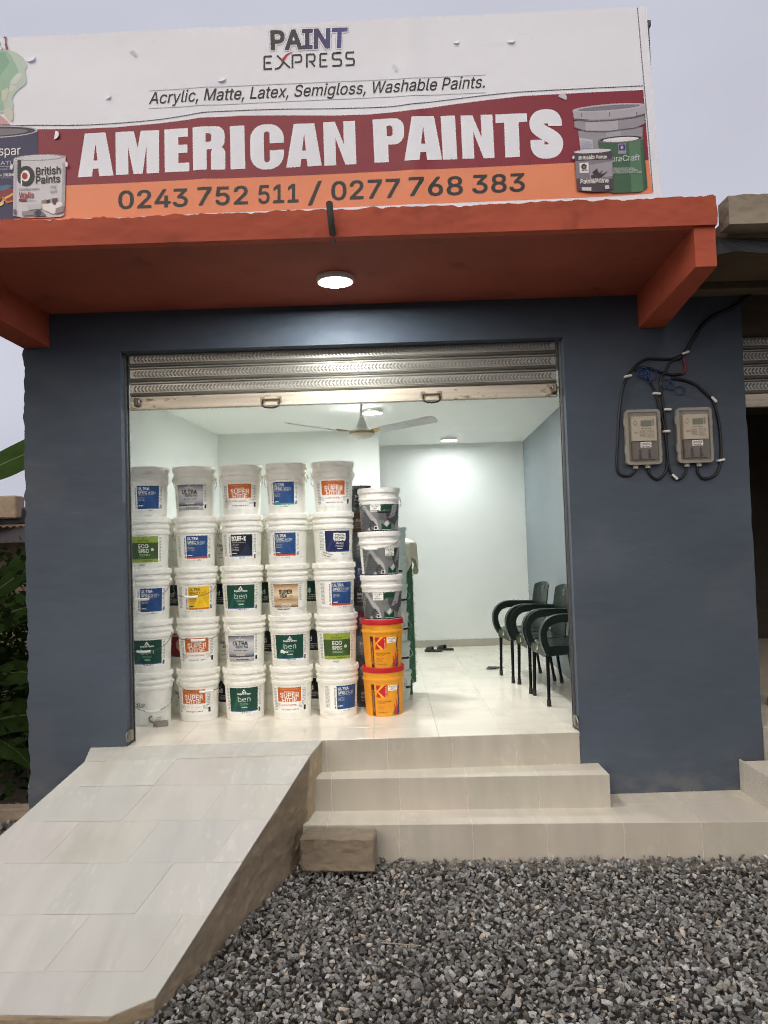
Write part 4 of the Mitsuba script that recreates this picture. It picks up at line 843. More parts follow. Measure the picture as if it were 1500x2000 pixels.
# the front row: columns left to right, every column listed from the top bucket down: (artwork, label turn in degrees, handle, label, ear turn)
BK5 = 'white bucket with '
COLS = [
    (-0.045, 0.685, [(L_ultra(), 6, None, BK5 + 'square blue label, on top of the leftmost stack', 40),
                     (L_eco(), 2, 'back', BK5 + 'green label, second from the top of the leftmost stack', 25),
                     (L_ultra(seed=4), 8, 'front', BK5 + 'blue label behind its handle, middle of the leftmost stack', 0),
                     (L_ben(), 4, 'front', BK5 + 'dark green label behind its handle, leftmost stack', 0),
                     (L_soup(), 0, 'low', 'plain white bucket with handwriting, bottom of the leftmost stack', 20)]),
    (0.285, 0.765, [(L_silver(), -2, 'back', BK5 + 'silver label, on top of the second stack from the left', 10),
                    (L_ultra(REDS, seed=6), 4, 'back', BK5 + 'red striped blue label, second stack, second from the top', 30),
                    (L_ultra(S(196, 120, 40), S(230, 186, 44), S(60, 50, 30), 'EXT', seed=7), 6, 'front', BK5 + 'yellow label behind its handle, second stack', 0),
                    (L_super(), 6, 'half', BK5 + 'orange label, fourth from the top of the second stack', 12),
                    (L_super(True), -4, 'half', BK5 + 'drips over its orange label, bottom of the second stack', 30)]),
    (0.628, 0.750, [(L_super(), 4, 'back', BK5 + 'orange label, on top of the third stack from the left', 12),
                    (L_scuff(), 2, 'back', BK5 + 'square black label, in the third stack', 30),
                    (L_ben(), 4, None, BK5 + 'dark green label, in the middle of the third stack', 60),
                    (L_silver(), -4, 'back', BK5 + 'silver label, fourth from the top of the third stack', 50),
                    (L_ben(), 6, None, BK5 + 'dark green label, at the bottom of the third stack', 70)]),
    (0.968, 0.735, [(L_ultra(TEAL, seed=8), -16, 'back', BK5 + 'blue label striped teal, on top of the fourth stack', 15),
                    (L_ultra(REDS, seed=9), -12, 'back', BK5 + 'red striped blue label, second from top of the fourth stack', 30),
                    (L_tan(), 0, None, BK5 + 'tan brown label, in the middle of the fourth stack', 60),
                    (L_ben(True), 4, None, BK5 + 'paint spots on its green label, fourth stack', 45),
                    (L_super(), -2, None, BK5 + 'orange label, at the bottom of the fourth stack', 70)]),
    (1.315, 0.720, [(L_super(), 4, 'back', BK5 + 'orange label, on top of the fifth stack from the left', 12),
                    (L_regal(), 8, None, BK5 + 'navy label and taped white notes, fifth stack', 50),
                    (L_ultra(REDS, seed=10), 14, None, BK5 + 'red striped blue label, in the middle of the fifth stack', 60),
                    (L_eco(), 4, None, BK5 + 'green label, fourth from the top of the fifth stack', 40),
                    (L_ultra(seed=11), 20, None, BK5 + 'plain blue label, at the bottom of the fifth stack', 70)])]
def white_bucket(x, y, z, art, turn, handle, label, ear, group, rot=None):
    k = thing('paint_bucket', label, 'paint bucket', group)
    spin = rng.uniform(0, 360)
    st = [1, 1, PITCH / 0.3507]
    tb = T().translate([x, y, z]).rotate([0, 0, 1], spin).scale(st)
    ref(k, 'body', D_BODY, tb); ref(k, 'lid', D_LID, tb)
    if art is not None:
        scene[fresh(k + '__label')] = {**art.build(wrap(R_white, math.radians(turn), 1.13, 1.07, .13, .142)).dict('mat_print'), 'to_world': T().translate([x, y, z]).scale(st)}
    if handle:
        th = T().translate([x, y, z]).rotate([0, 0, 1], ear).scale(st)
        w, g, e = HANDLES[handle]
        hk = ref(k, 'handle', w, th); ref(hk, 'grip', g, th); [ref(k, 'ear', q_, th) for q_ in e]
    return k
for x, y, rows_ in COLS:
    for i, (art, turn, handle, lab, ear) in enumerate(rows_):
        white_bucket(x + rng.uniform(-.006, .006), y + rng.uniform(-.006, .006), PITCH * (4 - i) + 0.001, art, turn, handle, lab, ear, 'white buckets stacked in the front row')
# the row behind, seen through the gaps
def L_plainbrand(c):
    a = base_paper(Art(), -.13, .13, .03, .215)
    tri_logo(a, .0, .17, .034, c, 3); a.txt('Benjamin', 0, .128, .0215, c, .115, True, anchor='m', layer=3); a.txt('Moore', 0.0, .098, .0215, c, .075, True, anchor='m', layer=3); a.lines(-.06, .06, [.078, .052], .005, GREY, 2, 3); return a
def L_dark(c, ink):
    a = base_paper(Art(), -.15, .15, .06, .215); a.rect(-.14, .068, .14, .208, c, 2); a.txt('nd', -.09, .13, .03, ink, None, True, layer=3); a.lines(-.13, .13, [.11, .098, .086], .005, ink * .5, 4, 3); return a
def L_redpic():
    a = base_paper(Art(), -.13, .13, .03, .22); a.rect(-.1, .05, .1, .21, S(132, 46, 52), 2); a.add(Point(0, .13).buffer(.045), S(206, 150, 140), 3); a.add(Point(0.01, .125).buffer(.024), S(120, 30, 40), 4); a.rect(-.1, .185, .1, .2, S(190, 150, 150), 3); return a
order = ('on the floor', 'second from the floor', 'third from the floor', 'topmost')
gaps = ('first and second', 'second and third', 'third and fourth', 'fourth and fifth')
BACK = [[L_plainbrand(BLACK), L_redpic(), L_dark(S(24, 26, 48), WHITE), None], [L_dark(S(22, 28, 60), WHITE), L_plainbrand(BLACK), L_dark(S(28, 36, 60), WHITE), L_plainbrand(BLACK)], [None, L_dark(S(40, 44, 48), WHITE), L_dark(S(20, 60, 44), WHITE), None], [L_dark(S(30, 32, 40), WHITE), L_dark(S(36, 38, 46), WHITE), L_dark(S(20, 60, 44), WHITE), None]]
for g, x in enumerate((0.125, 0.475, 0.82, 1.165)):
    for i in range(4):
        white_bucket(x, 1.05 + rng.uniform(-.01, .01), PITCH * i + .001, BACK[g][i], -2, None, f'white bucket seen between the {gaps[g]} front stacks, {order[i]}', 20, 'white buckets stacked in the second row')
# small tins in the gap beside the fifth stack
tin_body = MB().add(lathe([(0, 0), (.082, 0), (.084, .004), (.082, .008), (.082, .178), (.085, .182), (.084, .188), (.078, .187), (.076, .182), (0, .182)], 32), S(96, 94, 96), 35).dict('mat_metal')
def tin_label(c, ink, word):
    a = Art().rect(-.11, .02, .11, .165, c).txt(word, 0, .10, .022, ink, .085, True, anchor='m', layer=2); a.lines(-.05, .05, [.08, .07, .05], .004, ink * .6, 3, 2)
    return a.build(lambda v, off: np.stack([(.0828 + off) * np.sin(v[:, 0] / .083), -(.0828 + off) * np.cos(v[:, 0] / .083), v[:, 1]], 1)).dict('mat_print')
tins = [(S(58, 46, 40), 'dark brown'), (S(86, 82, 84), 'grey'), (S(110, 106, 110), 'pale grey'), (S(92, 34, 58), 'purple red'), (S(40, 40, 44), 'black'), (S(50, 54, 92), 'dull blue'), (S(96, 98, 104), 'steel grey'), (S(74, 52, 40), 'chestnut'), (S(44, 46, 50), 'charcoal')]
for i, (c, w) in enumerate(tins):
    k = thing('paint_tin', f'{w} paint tin in the narrow stack right of the fifth bucket stack', 'paint tin', 'tins in the narrow stack')
    tw = T().translate([1.515 + rng.uniform(-.006, .006), 1.02, .1885 * i + .001])
    ref(k, 'can', tin_body, tw); scene[fresh(k + '__label')] = {**tin_label(c, S(190, 188, 186), 'paint'), 'to_world': tw}
# wide pails of the sixth stack
def R_pail(z): return 0.1325 + (0.1490 - 0.1325) * z / 0.25
def pail_body(h, c):
    p = [(0, .003), (.118, .003), (.121, 0), (.131, 0), (.1325, .004)] + [(R_pail(z), z) for z in (.08, .16, h * .72)]
    z = h * .72
    p += [(R_pail(z) + .006, z + .002), (R_pail(z) + .0075, z + .01), (R_pail(z) + .006, z + .018), (.1485, z + .02), (.149, h - .022), (0, h - .022)]
    return MB().add(lathe(p, 48), c, 35).dict('mat_plastic')
def pail_lid(h, c): return MB().add(lathe([(.1495, h - .034), (.1570, h - .036), (.1585, h - .033), (.1585, h - .004), (.156, h), (.148, h + .0005), (.145, h - .007), (0, h - .007)], 48), c, 35).dict('mat_plastic')
def art_diamond(shift, seed):
    a = Art(); L = .205; z0, z1 = .012, .205; GA, GB, GC, GD = S(120, 122, 122), S(78, 80, 82), S(52, 55, 58), S(172, 172, 168)
    a.rect(-L, z0, L, z1, GA, 0)
    for q, c in (([(-.20, .20), (-.12, .20), (-.03, .09), (-.01, .012), (-.2, .012)], GD), ([(-.20, .20), (-.15, .20), (-.06, .07), (-.12, .012), (-.2, .012)], GB), ([(-.15, .085), (-.06, .088), (-.035, .055), (-.02, .012), (-.08, .012), (-.1, .055), (-.15, .05)], GC), ([(-.10, .012), (-.08, .05), (-.05, .03), (-.05, .012)], GD),
                 ([(.02, .205), (.2, .205), (.2, .12), (.12, .05), (.05, .09)], GB), ([(.10, .20), (.15, .205), (.12, .12), (.06, .10)], GD * .8), ([(.14, .08), (.2, .11), (.2, .012), (.12, .012)], GD * .9), ([(.165, .205), (.2, .205), (.2, .17)], GC)):
        a.add(Polygon(q), c, 1)
    a.add(Polygon([(.005, .198), (.085, .198), (.085, .155), (.07, .165), (.025, .165), (.005, .15)]), S(20, 66, 40), 2); a.add(Polygon([(.005, .07), (.045, .035), (.085, .07), (.085, .022), (.005, .022)]), S(20, 66, 40), 2)
    a.add(Polygon([(.025, .06), (.045, .04), (.065, .065), (.055, .09), (.04, .08)]), S(196, 196, 192), 3)
    a.txt('DIAMOND', .05, .115, .021, S(40, 42, 46), .118, False, -.026, anchor='m', layer=4)
    x = -.075 if seed != 2 else -.02
    a.rect(x, .148, x + .075, .202, S(236, 235, 226), 4); a.txt('EGG SHELL', x + .006, .186, .0095, BLACK, .063, True, layer=5); a.txt('WHITE', x + .024, .170, .008, BLACK, .027, True, layer=5); a.lines(x + .01, x + .065, [.157], .004, BLACK * 3, 3, 5)
    a.rect(-.052, .020, -.025, .046, S(232, 232, 228), 4); a.rect(-.047, .025, -.030, .041, BLACK, 5); a.lines(.01, .08, [.017], .005, S(190, 190, 186), 5, 4)
    a.items = [(affinity.translate(p, shift, 0), c, l) for p, c, l in a.items]
    a.rect(-L, z0 - .002, L, z0 + .004, S(24, 26, 28), 3)
    return a
def art_orange():
    a = Art(); O_ = S(226, 150, 36); z0, z1 = .006, .232
    a.rect(-.20, z0, .20, z1, O_, 0)
    a.rect(-.088, z0, -.064, z1, S(74, 28, 30), 1); a.txt('SEMI GLOSS WHITE', -.071, .03, .0105, S(224, 160, 70), .165, True, rot=90, layer=2)
    a.rect(-.050, .138, .030, .226, S(196, 36, 38), 1); a.add(Polygon([(-.050, .138), (-.050, .150), (-.038, .182), (-.050, .212), (-.050, .226), (-.0505, .226), (-.0505, .138)]), O_, 2)
    a.add(Polygon([(-.044, .182), (-.012, .226), (.012, .226), (-.036, .182), (.012, .138), (-.012, .138)]).intersection(sbox(-.05, .138, .03, .226)), S(240, 176, 60), 2); a.add(Polygon([(-.05, .226), (-.014, .226), (-.046, .186)]), S(196, 36, 38), 3)
    a.add(Polygon([(.014, .138), (.030, .138), (.030, .15)]), O_, 3)
    for i, ch in enumerate('KODAK'): a.txt(ch, .020, .205 - i * .0155, .0105, S(244, 214, 160), .0095, True, anchor='m', layer=3)
    a.rect(.036, .184, .104, .224, S(238, 234, 222), 1); a.txt('SEMI GLOSS', .041, .210, .008, BLACK, .058, True, layer=2); a.txt('WHITE', .058, .199, .0065, BLACK, .024, True, layer=2); a.lines(.045, .095, [.190], .003, BLACK * 3, 4, 2)
    a.txt('Premium Latex Paint', -.046, .104, .0105, S(120, 64, 24), .105, True, layer=2); a.lines(-.044, .01, [.094, .07, .062, .05], .0028, S(150, 92, 30), 3, 2); a.rect(-.044, .03, .032, .034, S(130, 76, 26), 2)
    for q, c in (([(.07, .01), (.085, .05), (.08, .09), (.095, .06), (.11, .01)], S(170, 44, 40)), ([(.09, .01), (.10, .07), (.094, .13), (.112, .08), (.118, .01)], S(206, 60, 44)), ([(.06, .01), (.08, .03), (.1, .012)], S(50, 110, 100)), ([(.11, .01), (.118, .11), (.108, .17), (.122, .226), (.126, .226), (.122, .16), (.13, .09), (.128, .01)], S(70, 64, 92)), ([(.1, .01), (.12, .045), (.135, .02)], S(40, 70, 130)), ([(.04, .01), (.07, .028), (.085, .01)], S(196, 190, 60))):
        a.add(Polygon(spline(q + [q[0]], 4)).buffer(0), c, 2)
    return a
z = .001
wp = S(236, 235, 228)
OB, OL, PB, PLD = pail_body(0.350, S(228, 158, 44)), pail_lid(0.350, S(190, 34, 40)), pail_body(.325, wp), pail_lid(.325, wp)
six = (1.655, .735)
for i, (kind, lab, sh_, hd) in enumerate((('o', 'orange bucket with red lid, standing on the shop floor', 0, 'back'), ('o', 'orange bucket with red lid, upper one of the two orange buckets', 0, 'back'),
                                     ('d', 'grey patterned bucket on top of the orange buckets', 0, 'back'), ('d', 'grey patterned bucket in the middle of its three', .05, 'half'), ('d', 'grey patterned bucket topping the sixth stack, handle in front', 0, 'front'))):
    h = .350 if kind == 'o' else .325
    k = thing('paint_bucket', lab, 'paint bucket', 'wide buckets of the sixth stack')
    tw = T().translate([six[0] + rng.uniform(-.006, .006), six[1], z]); spin = tw
    ref(k, 'body', OB if kind == 'o' else PB, tw); ref(k, 'lid', OL if kind == 'o' else PLD, tw)
    a = art_orange() if kind == 'o' else art_diamond(sh_, i - 1)
    scene[fresh(k + '__label')] = {**a.build(wrap(R_pail, math.radians(-2 if kind == 'o' else 4)), 0.014).dict('mat_print'), 'to_world': tw}
    w, g, e = HANDLES_W[kind, hd] if 'HANDLES_W' in globals() and (kind, hd) in HANDLES_W else handle_mesh(.152, h * .80, hd, S(40, 40, 42) if hd == 'front' else wp, S(150, 148, 140))
    th = tw.rotate([0, 0, 1], 12 if hd != 'half' else -20)
    hk = ref(k, 'handle', w, th); ref(hk, 'grip', g, th)
    z += h - .006
# pale translucent pails behind them
AQ = S(200, 216, 209)
small_body = MB().add(lathe([(0, 0), (.082, 0), (.084, .004), (.093, .16), (.0985, .162), (.0985, .176), (.094, .178), (.095, .215), (0, .215)], 32), AQ, 35).dict('mat_plastic')
small_lid = MB().add(lathe([(.096, .205), (.1015, .204), (.1025, .222), (.1, .228), (.09, .2285), (.088, .222), (0, .222)], 32), S(206, 216, 210), 35).dict('mat_plastic')
px_, py_ = 1.765, 1.22
hw = handle_mesh(.099, .17, 'half', S(30, 30, 32), S(214, 216, 212))
for i, w in enumerate(('lowest', 'second lowest', 'third from the floor', 'fourth from the floor', 'second from the top', 'topmost')):
    k = thing('plastic_pail', f'pale aqua plastic pail behind the orange buckets, {w}', 'pail', 'pale pails stacked behind the orange buckets')
    tw = T().translate([px_ + rng.uniform(-.005, .005), py_, .228 * i + .001]).rotate([0, 0, 1], float(rng.uniform(-40, 40)))
    ref(k, 'body', small_body, tw); ref(k, 'lid', small_lid, tw); hk = ref(k, 'handle', hw[0], tw); ref(hk, 'grip', hw[1], tw)
# shaggy green roll with a cloth over it
mop = thing('shaggy_mat', 'rolled green shaggy mat standing on end behind the pale pails', 'mat')
gx, gy = 1.85, 1.40
part(mop, 'roll', lathe([(0, .10), (.06, .10), (.062, .14), (.06, 1.02), (.05, 1.05), (0, 1.06)], 24).apply_translation([gx, gy, 0]), S(70, 112, 86), 'mat_matte', 40)
V, F = [], []
for i in range(2600):
    t, zz = rng.uniform(0, 2 * math.pi), rng.uniform(.11, 1.04); o = np.array([gx + .06 * math.cos(t), gy + .06 * math.sin(t), zz]); d = np.array([math.cos(t), math.sin(t), rng.uniform(-.9, .5)]) * rng.uniform(.012, .03); s = np.array([-math.sin(t), math.cos(t), 0]) * .004
    V += [o - s, o + s, o + d]; F.append([3 * i, 3 * i + 1, 3 * i + 2])
part(mop, 'tufts', trimesh.Trimesh(V, F, process=False), S(104, 146, 118), 'mat_matte', kind='stuff')
part(mop, 'stand', box(gx - .03, gx + .03, gy - .03, gy + .03, 0.001, .1), S(60, 66, 62), 'mat_matte')
cl = thing('cloth', 'pale cream cloth draped over the shaggy green mat', 'cloth')
V, F = [], []
n, mrows = 28, 14
for j in range(mrows):
    for i in range(n):
        t = 2 * math.pi * i / n; q = j / (mrows - 1)
        r = .012 + (.078 * min(1, q * 2.2)) + .014 * math.sin(5 * t + 2) * q + .008 * math.sin(9 * t) * q
        zz = 1.285 - .03 * q - (max(0, q - .40) * .26) * (1 + .45 * math.sin(3 * t + .6)) - .05 * q
        V.append((gx + .01 + r * math.cos(t), gy + r * math.sin(t), zz))
for j in range(mrows - 1):
    for i in range(n): F += [[j * n + i, j * n + (i + 1) % n, (j + 1) * n + (i + 1) % n], [j * n + i, (j + 1) * n + (i + 1) % n, (j + 1) * n + i]]
scene[cl] = MB().add(wobble(trimesh.Trimesh(V, F, process=False), .03, 14, 9), S(206, 204, 186), True).dict('mat_matte')
part(mop, 'pole', tube([(gx + .01, gy, 1.04), (gx + .01, gy, 1.26)], .05, 12), S(60, 90, 70), 'mat_matte', 50)

# padlock on the floor
pl = thing('padlock', 'open grey metal padlock lying on the tiles before the leftmost stack', 'padlock')
q = PX(312, 1420, 2, 0.0)
mt = trimesh.transformations.rotation_matrix(0.25, Z); mt[:3, 3] = q + np.array([0, .03, 0])
hexa = affinity.scale(Polygon([(-.052, -.022), (-.03, -.034), (.035, -.034), (.05, -.02), (.05, .026), (-.04, .03)]), 1, 1)
part(pl, 'body', xy(hexa.difference(Point(.012, .0).buffer(.009)), .001, .034).apply_transform(mt), S(150, 146, 134), 'mat_metal', 30)
part(pl, 'shackle', tube(spline([(-.05, -.01, .03), (-.075, -.01, .045), (-.078, .0, .065), (-.06, .01, .07)], 6), .006).apply_transform(mt), S(120, 116, 108), 'mat_metal', 50)

# ================================================================== CHAIRS
CG = S(20, 33, 28)
def chair_parts():
    P = {}
    def curve(u, v):  # seat shell: x forward, y across
        return .445 - .018 * np.cos(v * 1.3) + .012 * u ** 2
    g = np.linspace(-1, 1, 13); V = []
    for u in g:
        for v in g:
            V.append((.225 * u, .225 * v * (1 - .03 * u), .432 + .012 * v * v + (-.028 * max(0, u - .75) / .25) + .010 * max(0, -u)))
    V = np.array(V); F = []
    for i in range(12):
        for j in range(12):
            a = i * 13 + j; F += [[a, a + 13, a + 14], [a, a + 14, a + 1]]
    top = trimesh.Trimesh(V, F, process=False); n = len(V)
    low_ = V - np.array([0, 0, .014])
    rim = [i * 13 for i in range(13)] + [12 * 13 + j for j in range(1, 13)] + [i * 13 + 12 for i in range(11, -1, -1)] + [j for j in range(11, 0, -1)]
    F2 = [[a, b, c] for a, b, c in F] + [[a + n, c + n, b + n] for a, b, c in F]
    for a, b in zip(rim, rim[1:] + rim[:1]): F2 += [[a, a + n, b + n], [a, b + n, b]]
    seat = trimesh.Trimesh(np.vstack([V, low_]), F2, process=True)
    apron = [hull([(.222, -.20, .43), (.228, .20, .43), (.228, -.20, .43), (.222, .20, .43), (.224, -.2, .36), (.226, .2, .36), (.226, -.05, .385), (.226, .05, .385)]),
             hull([(.21, .21, .43), (.21, .23, .43), (-.21, .21, .43), (-.21, .23, .43), (.21, .215, .37), (.2, .23, .37), (-.2, .22, .39), (-.2, .23, .39)]),
             hull([(.21, -.21, .43), (.21, -.23, .43), (-.21, -.21, .43), (-.21, -.23, .43), (.21, -.215, .37), (.2, -.23, .37), (-.2, -.22, .39), (-.2, -.23, .39)])]
    P['seat'] = MB().add(seat, CG, 40).add(cat(apron), CG, 30).dict('mat_plastic')
    V = []; nu, nv = 11, 11
    for i in range(nu):
        h = i / (nu - 1)
        for j in range(nv):
            v = -1 + 2 * j / (nv - 1)
            wid = .215 - .02 * h ** 2
            V.append((-.20 - .06 * h - .015 * h * h + .035 * v * v, wid * v, .44 + .405 * h - (.03 * v * v if i == nu - 1 else 0) + (.012 if i == nu - 1 else 0)))
    V = np.array(V); F = []
    for i in range(nu - 1):
        for j in range(nv - 1):
            a = i * nv + j; F += [[a, a + 1, a + nv + 1], [a, a + nv + 1, a + nv]]
    n = len(V); F2 = F + [[a + n, c + n, b + n] for a, b, c in F]
    rim = [i * nv for i in range(nu)] + [(nu - 1) * nv + j for j in range(1, nv)] + [i * nv + nv - 1 for i in range(nu - 2, -1, -1)] + [j for j in range(nv - 2, 0, -1)]
    for a, b in zip(rim, rim[1:] + rim[:1]): F2 += [[a, b, b + n], [a, b + n, a + n]]
    P['backrest'] = MB().add(trimesh.Trimesh(np.vstack([V, V - np.array([.012, 0, 0])]), F2, process=True), CG, 40).dict('mat_plastic')
    ring = trimesh.creation.torus(.022, .0025, 20, 6); ring.apply_transform(trimesh.transformations.rotation_matrix(math.pi / 2, Y)); ring.apply_translation([-.252, 0, .79])
    P['emblem'] = MB().add(ring, S(120, 140, 128), 60).dict('mat_plastic')
    path = spline([(-.25, .64), (-.05, .648), (.10, .648), (.19, .622), (.240, .565), (.245, .50), (.225, .44), (.20, .40)], 6)
    arm2 = LineString(path).buffer(.030, cap_style=2).buffer(-.004).buffer(.004)
    for s, nm in ((-1, 'arm'), (1, 'arm')):
        P.setdefault('arms', []).append(MB().add(xz(arm2, .205 * s - .028 + .02 * s, .205 * s + .028 + .02 * s), CG, 30).dict('mat_plastic'))
    P['legs'] = []; P['feet'] = []
    for sx, sy in ((1, -1), (1, 1), (-1, -1), (-1, 1)):
        a, b = np.array([.195 * sx, .19 * sy, .40]), np.array([.205 * sx if sx > 0 else -.27, .205 * sy, .002])
        P['legs'].append(MB().add(tube([a, a * .5 + b * .5, b], [.019, .016, .0145], 10), S(24, 30, 32), 50).dict('mat_metal'))
        P['feet'].append(MB().add(tube([b, b * .88 + a * .12], [.020, .0185], 10), S(22, 24, 24), 50).dict('mat_rubber'))
    tri_ = Polygon([(-.02, -.018), (.02, -.018), (.008, .022), (-.004, .004)])
    m = xz(tri_, 0, .002); v = m.vertices; m.vertices = np.stack([.2285 + .0 * v[:, 1] + v[:, 1] * 0, v[:, 0], .405 + v[:, 2]], 1)
    v2, f2 = tri(tri_, None); m = trimesh.Trimesh(np.stack([np.full(len(v2), .2305), v2[:, 0], .408 + v2[:, 1]], 1), f2, process=False)
    P['badge'] = MB().add(m, S(196, 206, 90)).dict('mat_print')
    return P
CP = chair_parts()
for (x, y, a), lab in zip(((3.015, 0.99, 184), (2.975, 1.47, 183), (2.90, 1.95, 186)), ('dark green plastic armchair nearest the street', 'dark green plastic armchair between the other two', 'dark green plastic armchair farthest inside the shop')):
    k = thing('armchair', lab, 'chair', 'green armchairs along the right wall')
    tw = T().translate([x, y, 0.0]).rotate([0, 0, 1], a).scale([.78, 1, 1])
    for nm in ('seat', 'backrest'): ref(k, nm, CP[nm], tw)
    ref(k + '__seat', 'badge', CP['badge'], tw); ref(k + '__backrest', 'emblem', CP['emblem'], tw)
    for d in CP['arms']: ref(k, 'arm', d, tw)
    for d, e in zip(CP['legs'], CP['feet']): ref(ref(k, 'leg', d, tw), 'foot', e, tw)

# slippers by the back wall
def slipper(label, x, y, a):
    k = thing('slipper', label, 'slipper', 'dark slippers on the shop floor')
    sole = affinity.scale(Point(0, 0).buffer(.05, 16), 1.0, 2.5).union(affinity.translate(affinity.scale(Point(0, 0).buffer(.056, 16), 1, 1.4), 0, .055))
    M = trimesh.transformations.rotation_matrix(math.radians(a), Z) @ np.diag([.85, .8, .9, 1.0]); M[:3, 3] = (x, y, 0.001)
    part(k, 'sole', xy(sole, 0, .024).apply_transform(M), S(44, 42, 44), 'mat_rubber', 30)
    V = []; F = []
    for i in range(9):
        t = math.pi * i / 8
        for j in range(4): V.append((.055 * math.cos(t), .015 + .03 * j, .022 + (.045 - .004 * j) * math.sin(t)))
    for i in range(8):
        for j in range(3): q = i * 4 + j; F += [[q, q + 1, q + 5], [q, q + 5, q + 4]]
    part(k, 'strap', trimesh.Trimesh(V, F, process=False).apply_transform(M), S(52, 50, 54), 'mat_rubber', True)
p = PX(848, 1274, 2, 0); slipper('dark slipper by the back wall, the left one', p[0], p[1] + .05, 70)
p = PX(872, 1272, 2, 0); slipper('dark slipper by the back wall, the right one', p[0], p[1] + .1, 60)
p = PX(966, 1306, 2, 0); k = thing('scrap', 'small dark scrap lying on the floor behind the chair legs', 'scrap')
scene[k] = MB().add(wobble(hull(rng.normal(size=(14, 3)) * np.array([.035, .03, .006]) + np.array([p[0], p[1], .014])), .01, 30, 3), S(40, 40, 40)).dict('mat_rubber', False)

# ================================================================== METERS AND CABLES
def r2(x, y): return (1150 + x / 4.2857, 540 + y / 4.2857)
def on_wall(x, y, off=0.012): return PX(*r2(x, y), 1, -off)
def meter(label, TL, BR, tilt):
    k = thing('electricity_meter', label, 'electricity meter', 'electricity meters on the navy wall')
    a, b = on_wall(*TL), on_wall(*BR); x0, x1, z1, z0 = a[0], b[0], a[2], b[2]; w, h = x1 - x0, z1 - z0
    def loc(m):
        v = m.vertices; m.vertices = np.stack([x0 + v[:, 0] * w, v[:, 1], z0 + v[:, 2] * h], 1); return m
    FR = S(132, 126, 114)
    rr = sbox(0, 0, w, h).buffer(-.02).buffer(.02)
    part(k, 'back_box', xz(affinity.translate(rr, x0, z0), -.040, -.001), FR, 'mat_plastic', 30)
    part(k, 'rim', xz(affinity.translate(rr.buffer(.006).difference(rr.buffer(-.012)), x0, z0), -.058, -.0405), S(146, 141, 130), 'mat_plastic', 30)
    part(k, 'meter_body', loc(box(.14, .86, -.078, -.042, .42, .88)), S(184, 172, 148), 'mat_plastic')
    part(k, 'terminal_box', loc(box(.14, .86, -.070, -.042, .08, .41)), S(98, 87, 73), 'mat_plastic')
    A = lambda poly, c, y: part(k, 'faceplate_print', loc(xz(poly, y - .001, y)), c, 'mat_print')
    disp = part(k, 'display', loc(xz(sbox(.40, .69, .72, .80), -.081, -.0785)), S(112, 112, 92), 'mat_print')
    mb = MB(); an = Art(); r_ = random.Random(3)
    an.add(Point(.24, .755).buffer(.05).difference(Point(.24, .755).buffer(.035)), S(120, 112, 100), 1)
    for i in range(5): an.rect(.42 + .06 * i, .635, .45 + .06 * i, .655, S(90, 84, 76), 1)
    an.lines(.36, .54, np.linspace(.5, .6, 6), .009, S(110, 102, 90), 4, 1); an.lines(.58, .80, np.linspace(.47, .6, 7), .008, S(120, 112, 100), 6, 1); an.lines(.2, .32, [.56, .58], .008, S(110, 102, 90), 5, 1); an.rect(.74, .70, .79, .82, S(130, 120, 106), 1)
    an.txt('kWh', .56, .735, .03, S(60, 62, 50), .1, layer=3)
    part(k, 'faceplate_print', an.build(lambda v, off: np.stack([x0 + v[:, 0] * w, np.full(len(v), -.0782 - off), z0 + v[:, 1] * h], 1), None, .0008), None, 'mat_print')
    an = Art().rect(.38, .30, .70, .40, S(232, 228, 216), 0)
    for i in range(13): an.rect(.41 + .021 * i, .335, .41 + .021 * i + (.006, .012, .009)[i % 3], .385, BLACK, 1)
    an.lines(.42, .66, [.312], .012, BLACK * 2, 2, 1)
    part(k, 'barcode_sticker', an.build(lambda v, off: np.stack([x0 + v[:, 0] * w, np.full(len(v), -.0712 - off), z0 + v[:, 1] * h], 1), None, .0008), None, 'mat_print')
    for u in (.33, .60): part(k, 'terminal', cat([loc(box(u, u + .06, -.074, -.0705, .10, .26)), loc(box(u - .01, u + .07, -.076, -.0742, .09, .15))]), S(46, 38, 32), 'mat_rubber')
    for u in (.28, .64): part(k, 'cable_gland', cat([trimesh.creation.cylinder(.017, .03, sections=14).apply_translation([x0 + u * w, -.022, z0 - .012]), trimesh.creation.cylinder(.020, .014, sections=6).apply_translation([x0 + u * w, -.022, z0 - .004])]), S(176, 174, 164), 'mat_plastic', 30)
    for v_ in (.20, .72): part(k, 'hinge', loc(box(-.05, .02, -.052, -.035, v_, v_ + .14)), S(160, 156, 146), 'mat_plastic')
    for v_ in (.16, .68): part(k, 'clasp', loc(box(.97, 1.05, -.054, -.034, v_, v_ + .10)), FR, 'mat_plastic')
    cv = hull([(x0 + dx, -.058, z0 + dz) for dx in (.014, w - .014) for dz in (.014, h - .014)] + [(x0 + dx, -.094, z0 + dz) for dx in (.026, w - .026) for dz in (.026, h - .026)])
    f = cv.faces[cv.face_normals[:, 1] < .5]
    part(k, 'cover', trimesh.Trimesh(cv.vertices, f, process=False), S(220, 210, 190), 'mat_cover')
meter('left one of two clear cased electricity meters on the navy wall', (290, 1135), (588, 1568), 0)
meter('right one of two clear cased electricity meters on the navy wall', (716, 1118), (1016, 1552), 0)
CB = S(24, 24, 27)
def cable(label, pts, r=.0085, off=.011, c=CB, mat='mat_rubber', group='black cables around the meters', name='cable'):
    k = thing(name, label, 'cable', group)
    P = np.array([on_wall(x, y, off) for x, y in pts])
    scene[k] = MB().add(tube(spline(P, 7), r, 8), c, True).dict(mat)
    return k
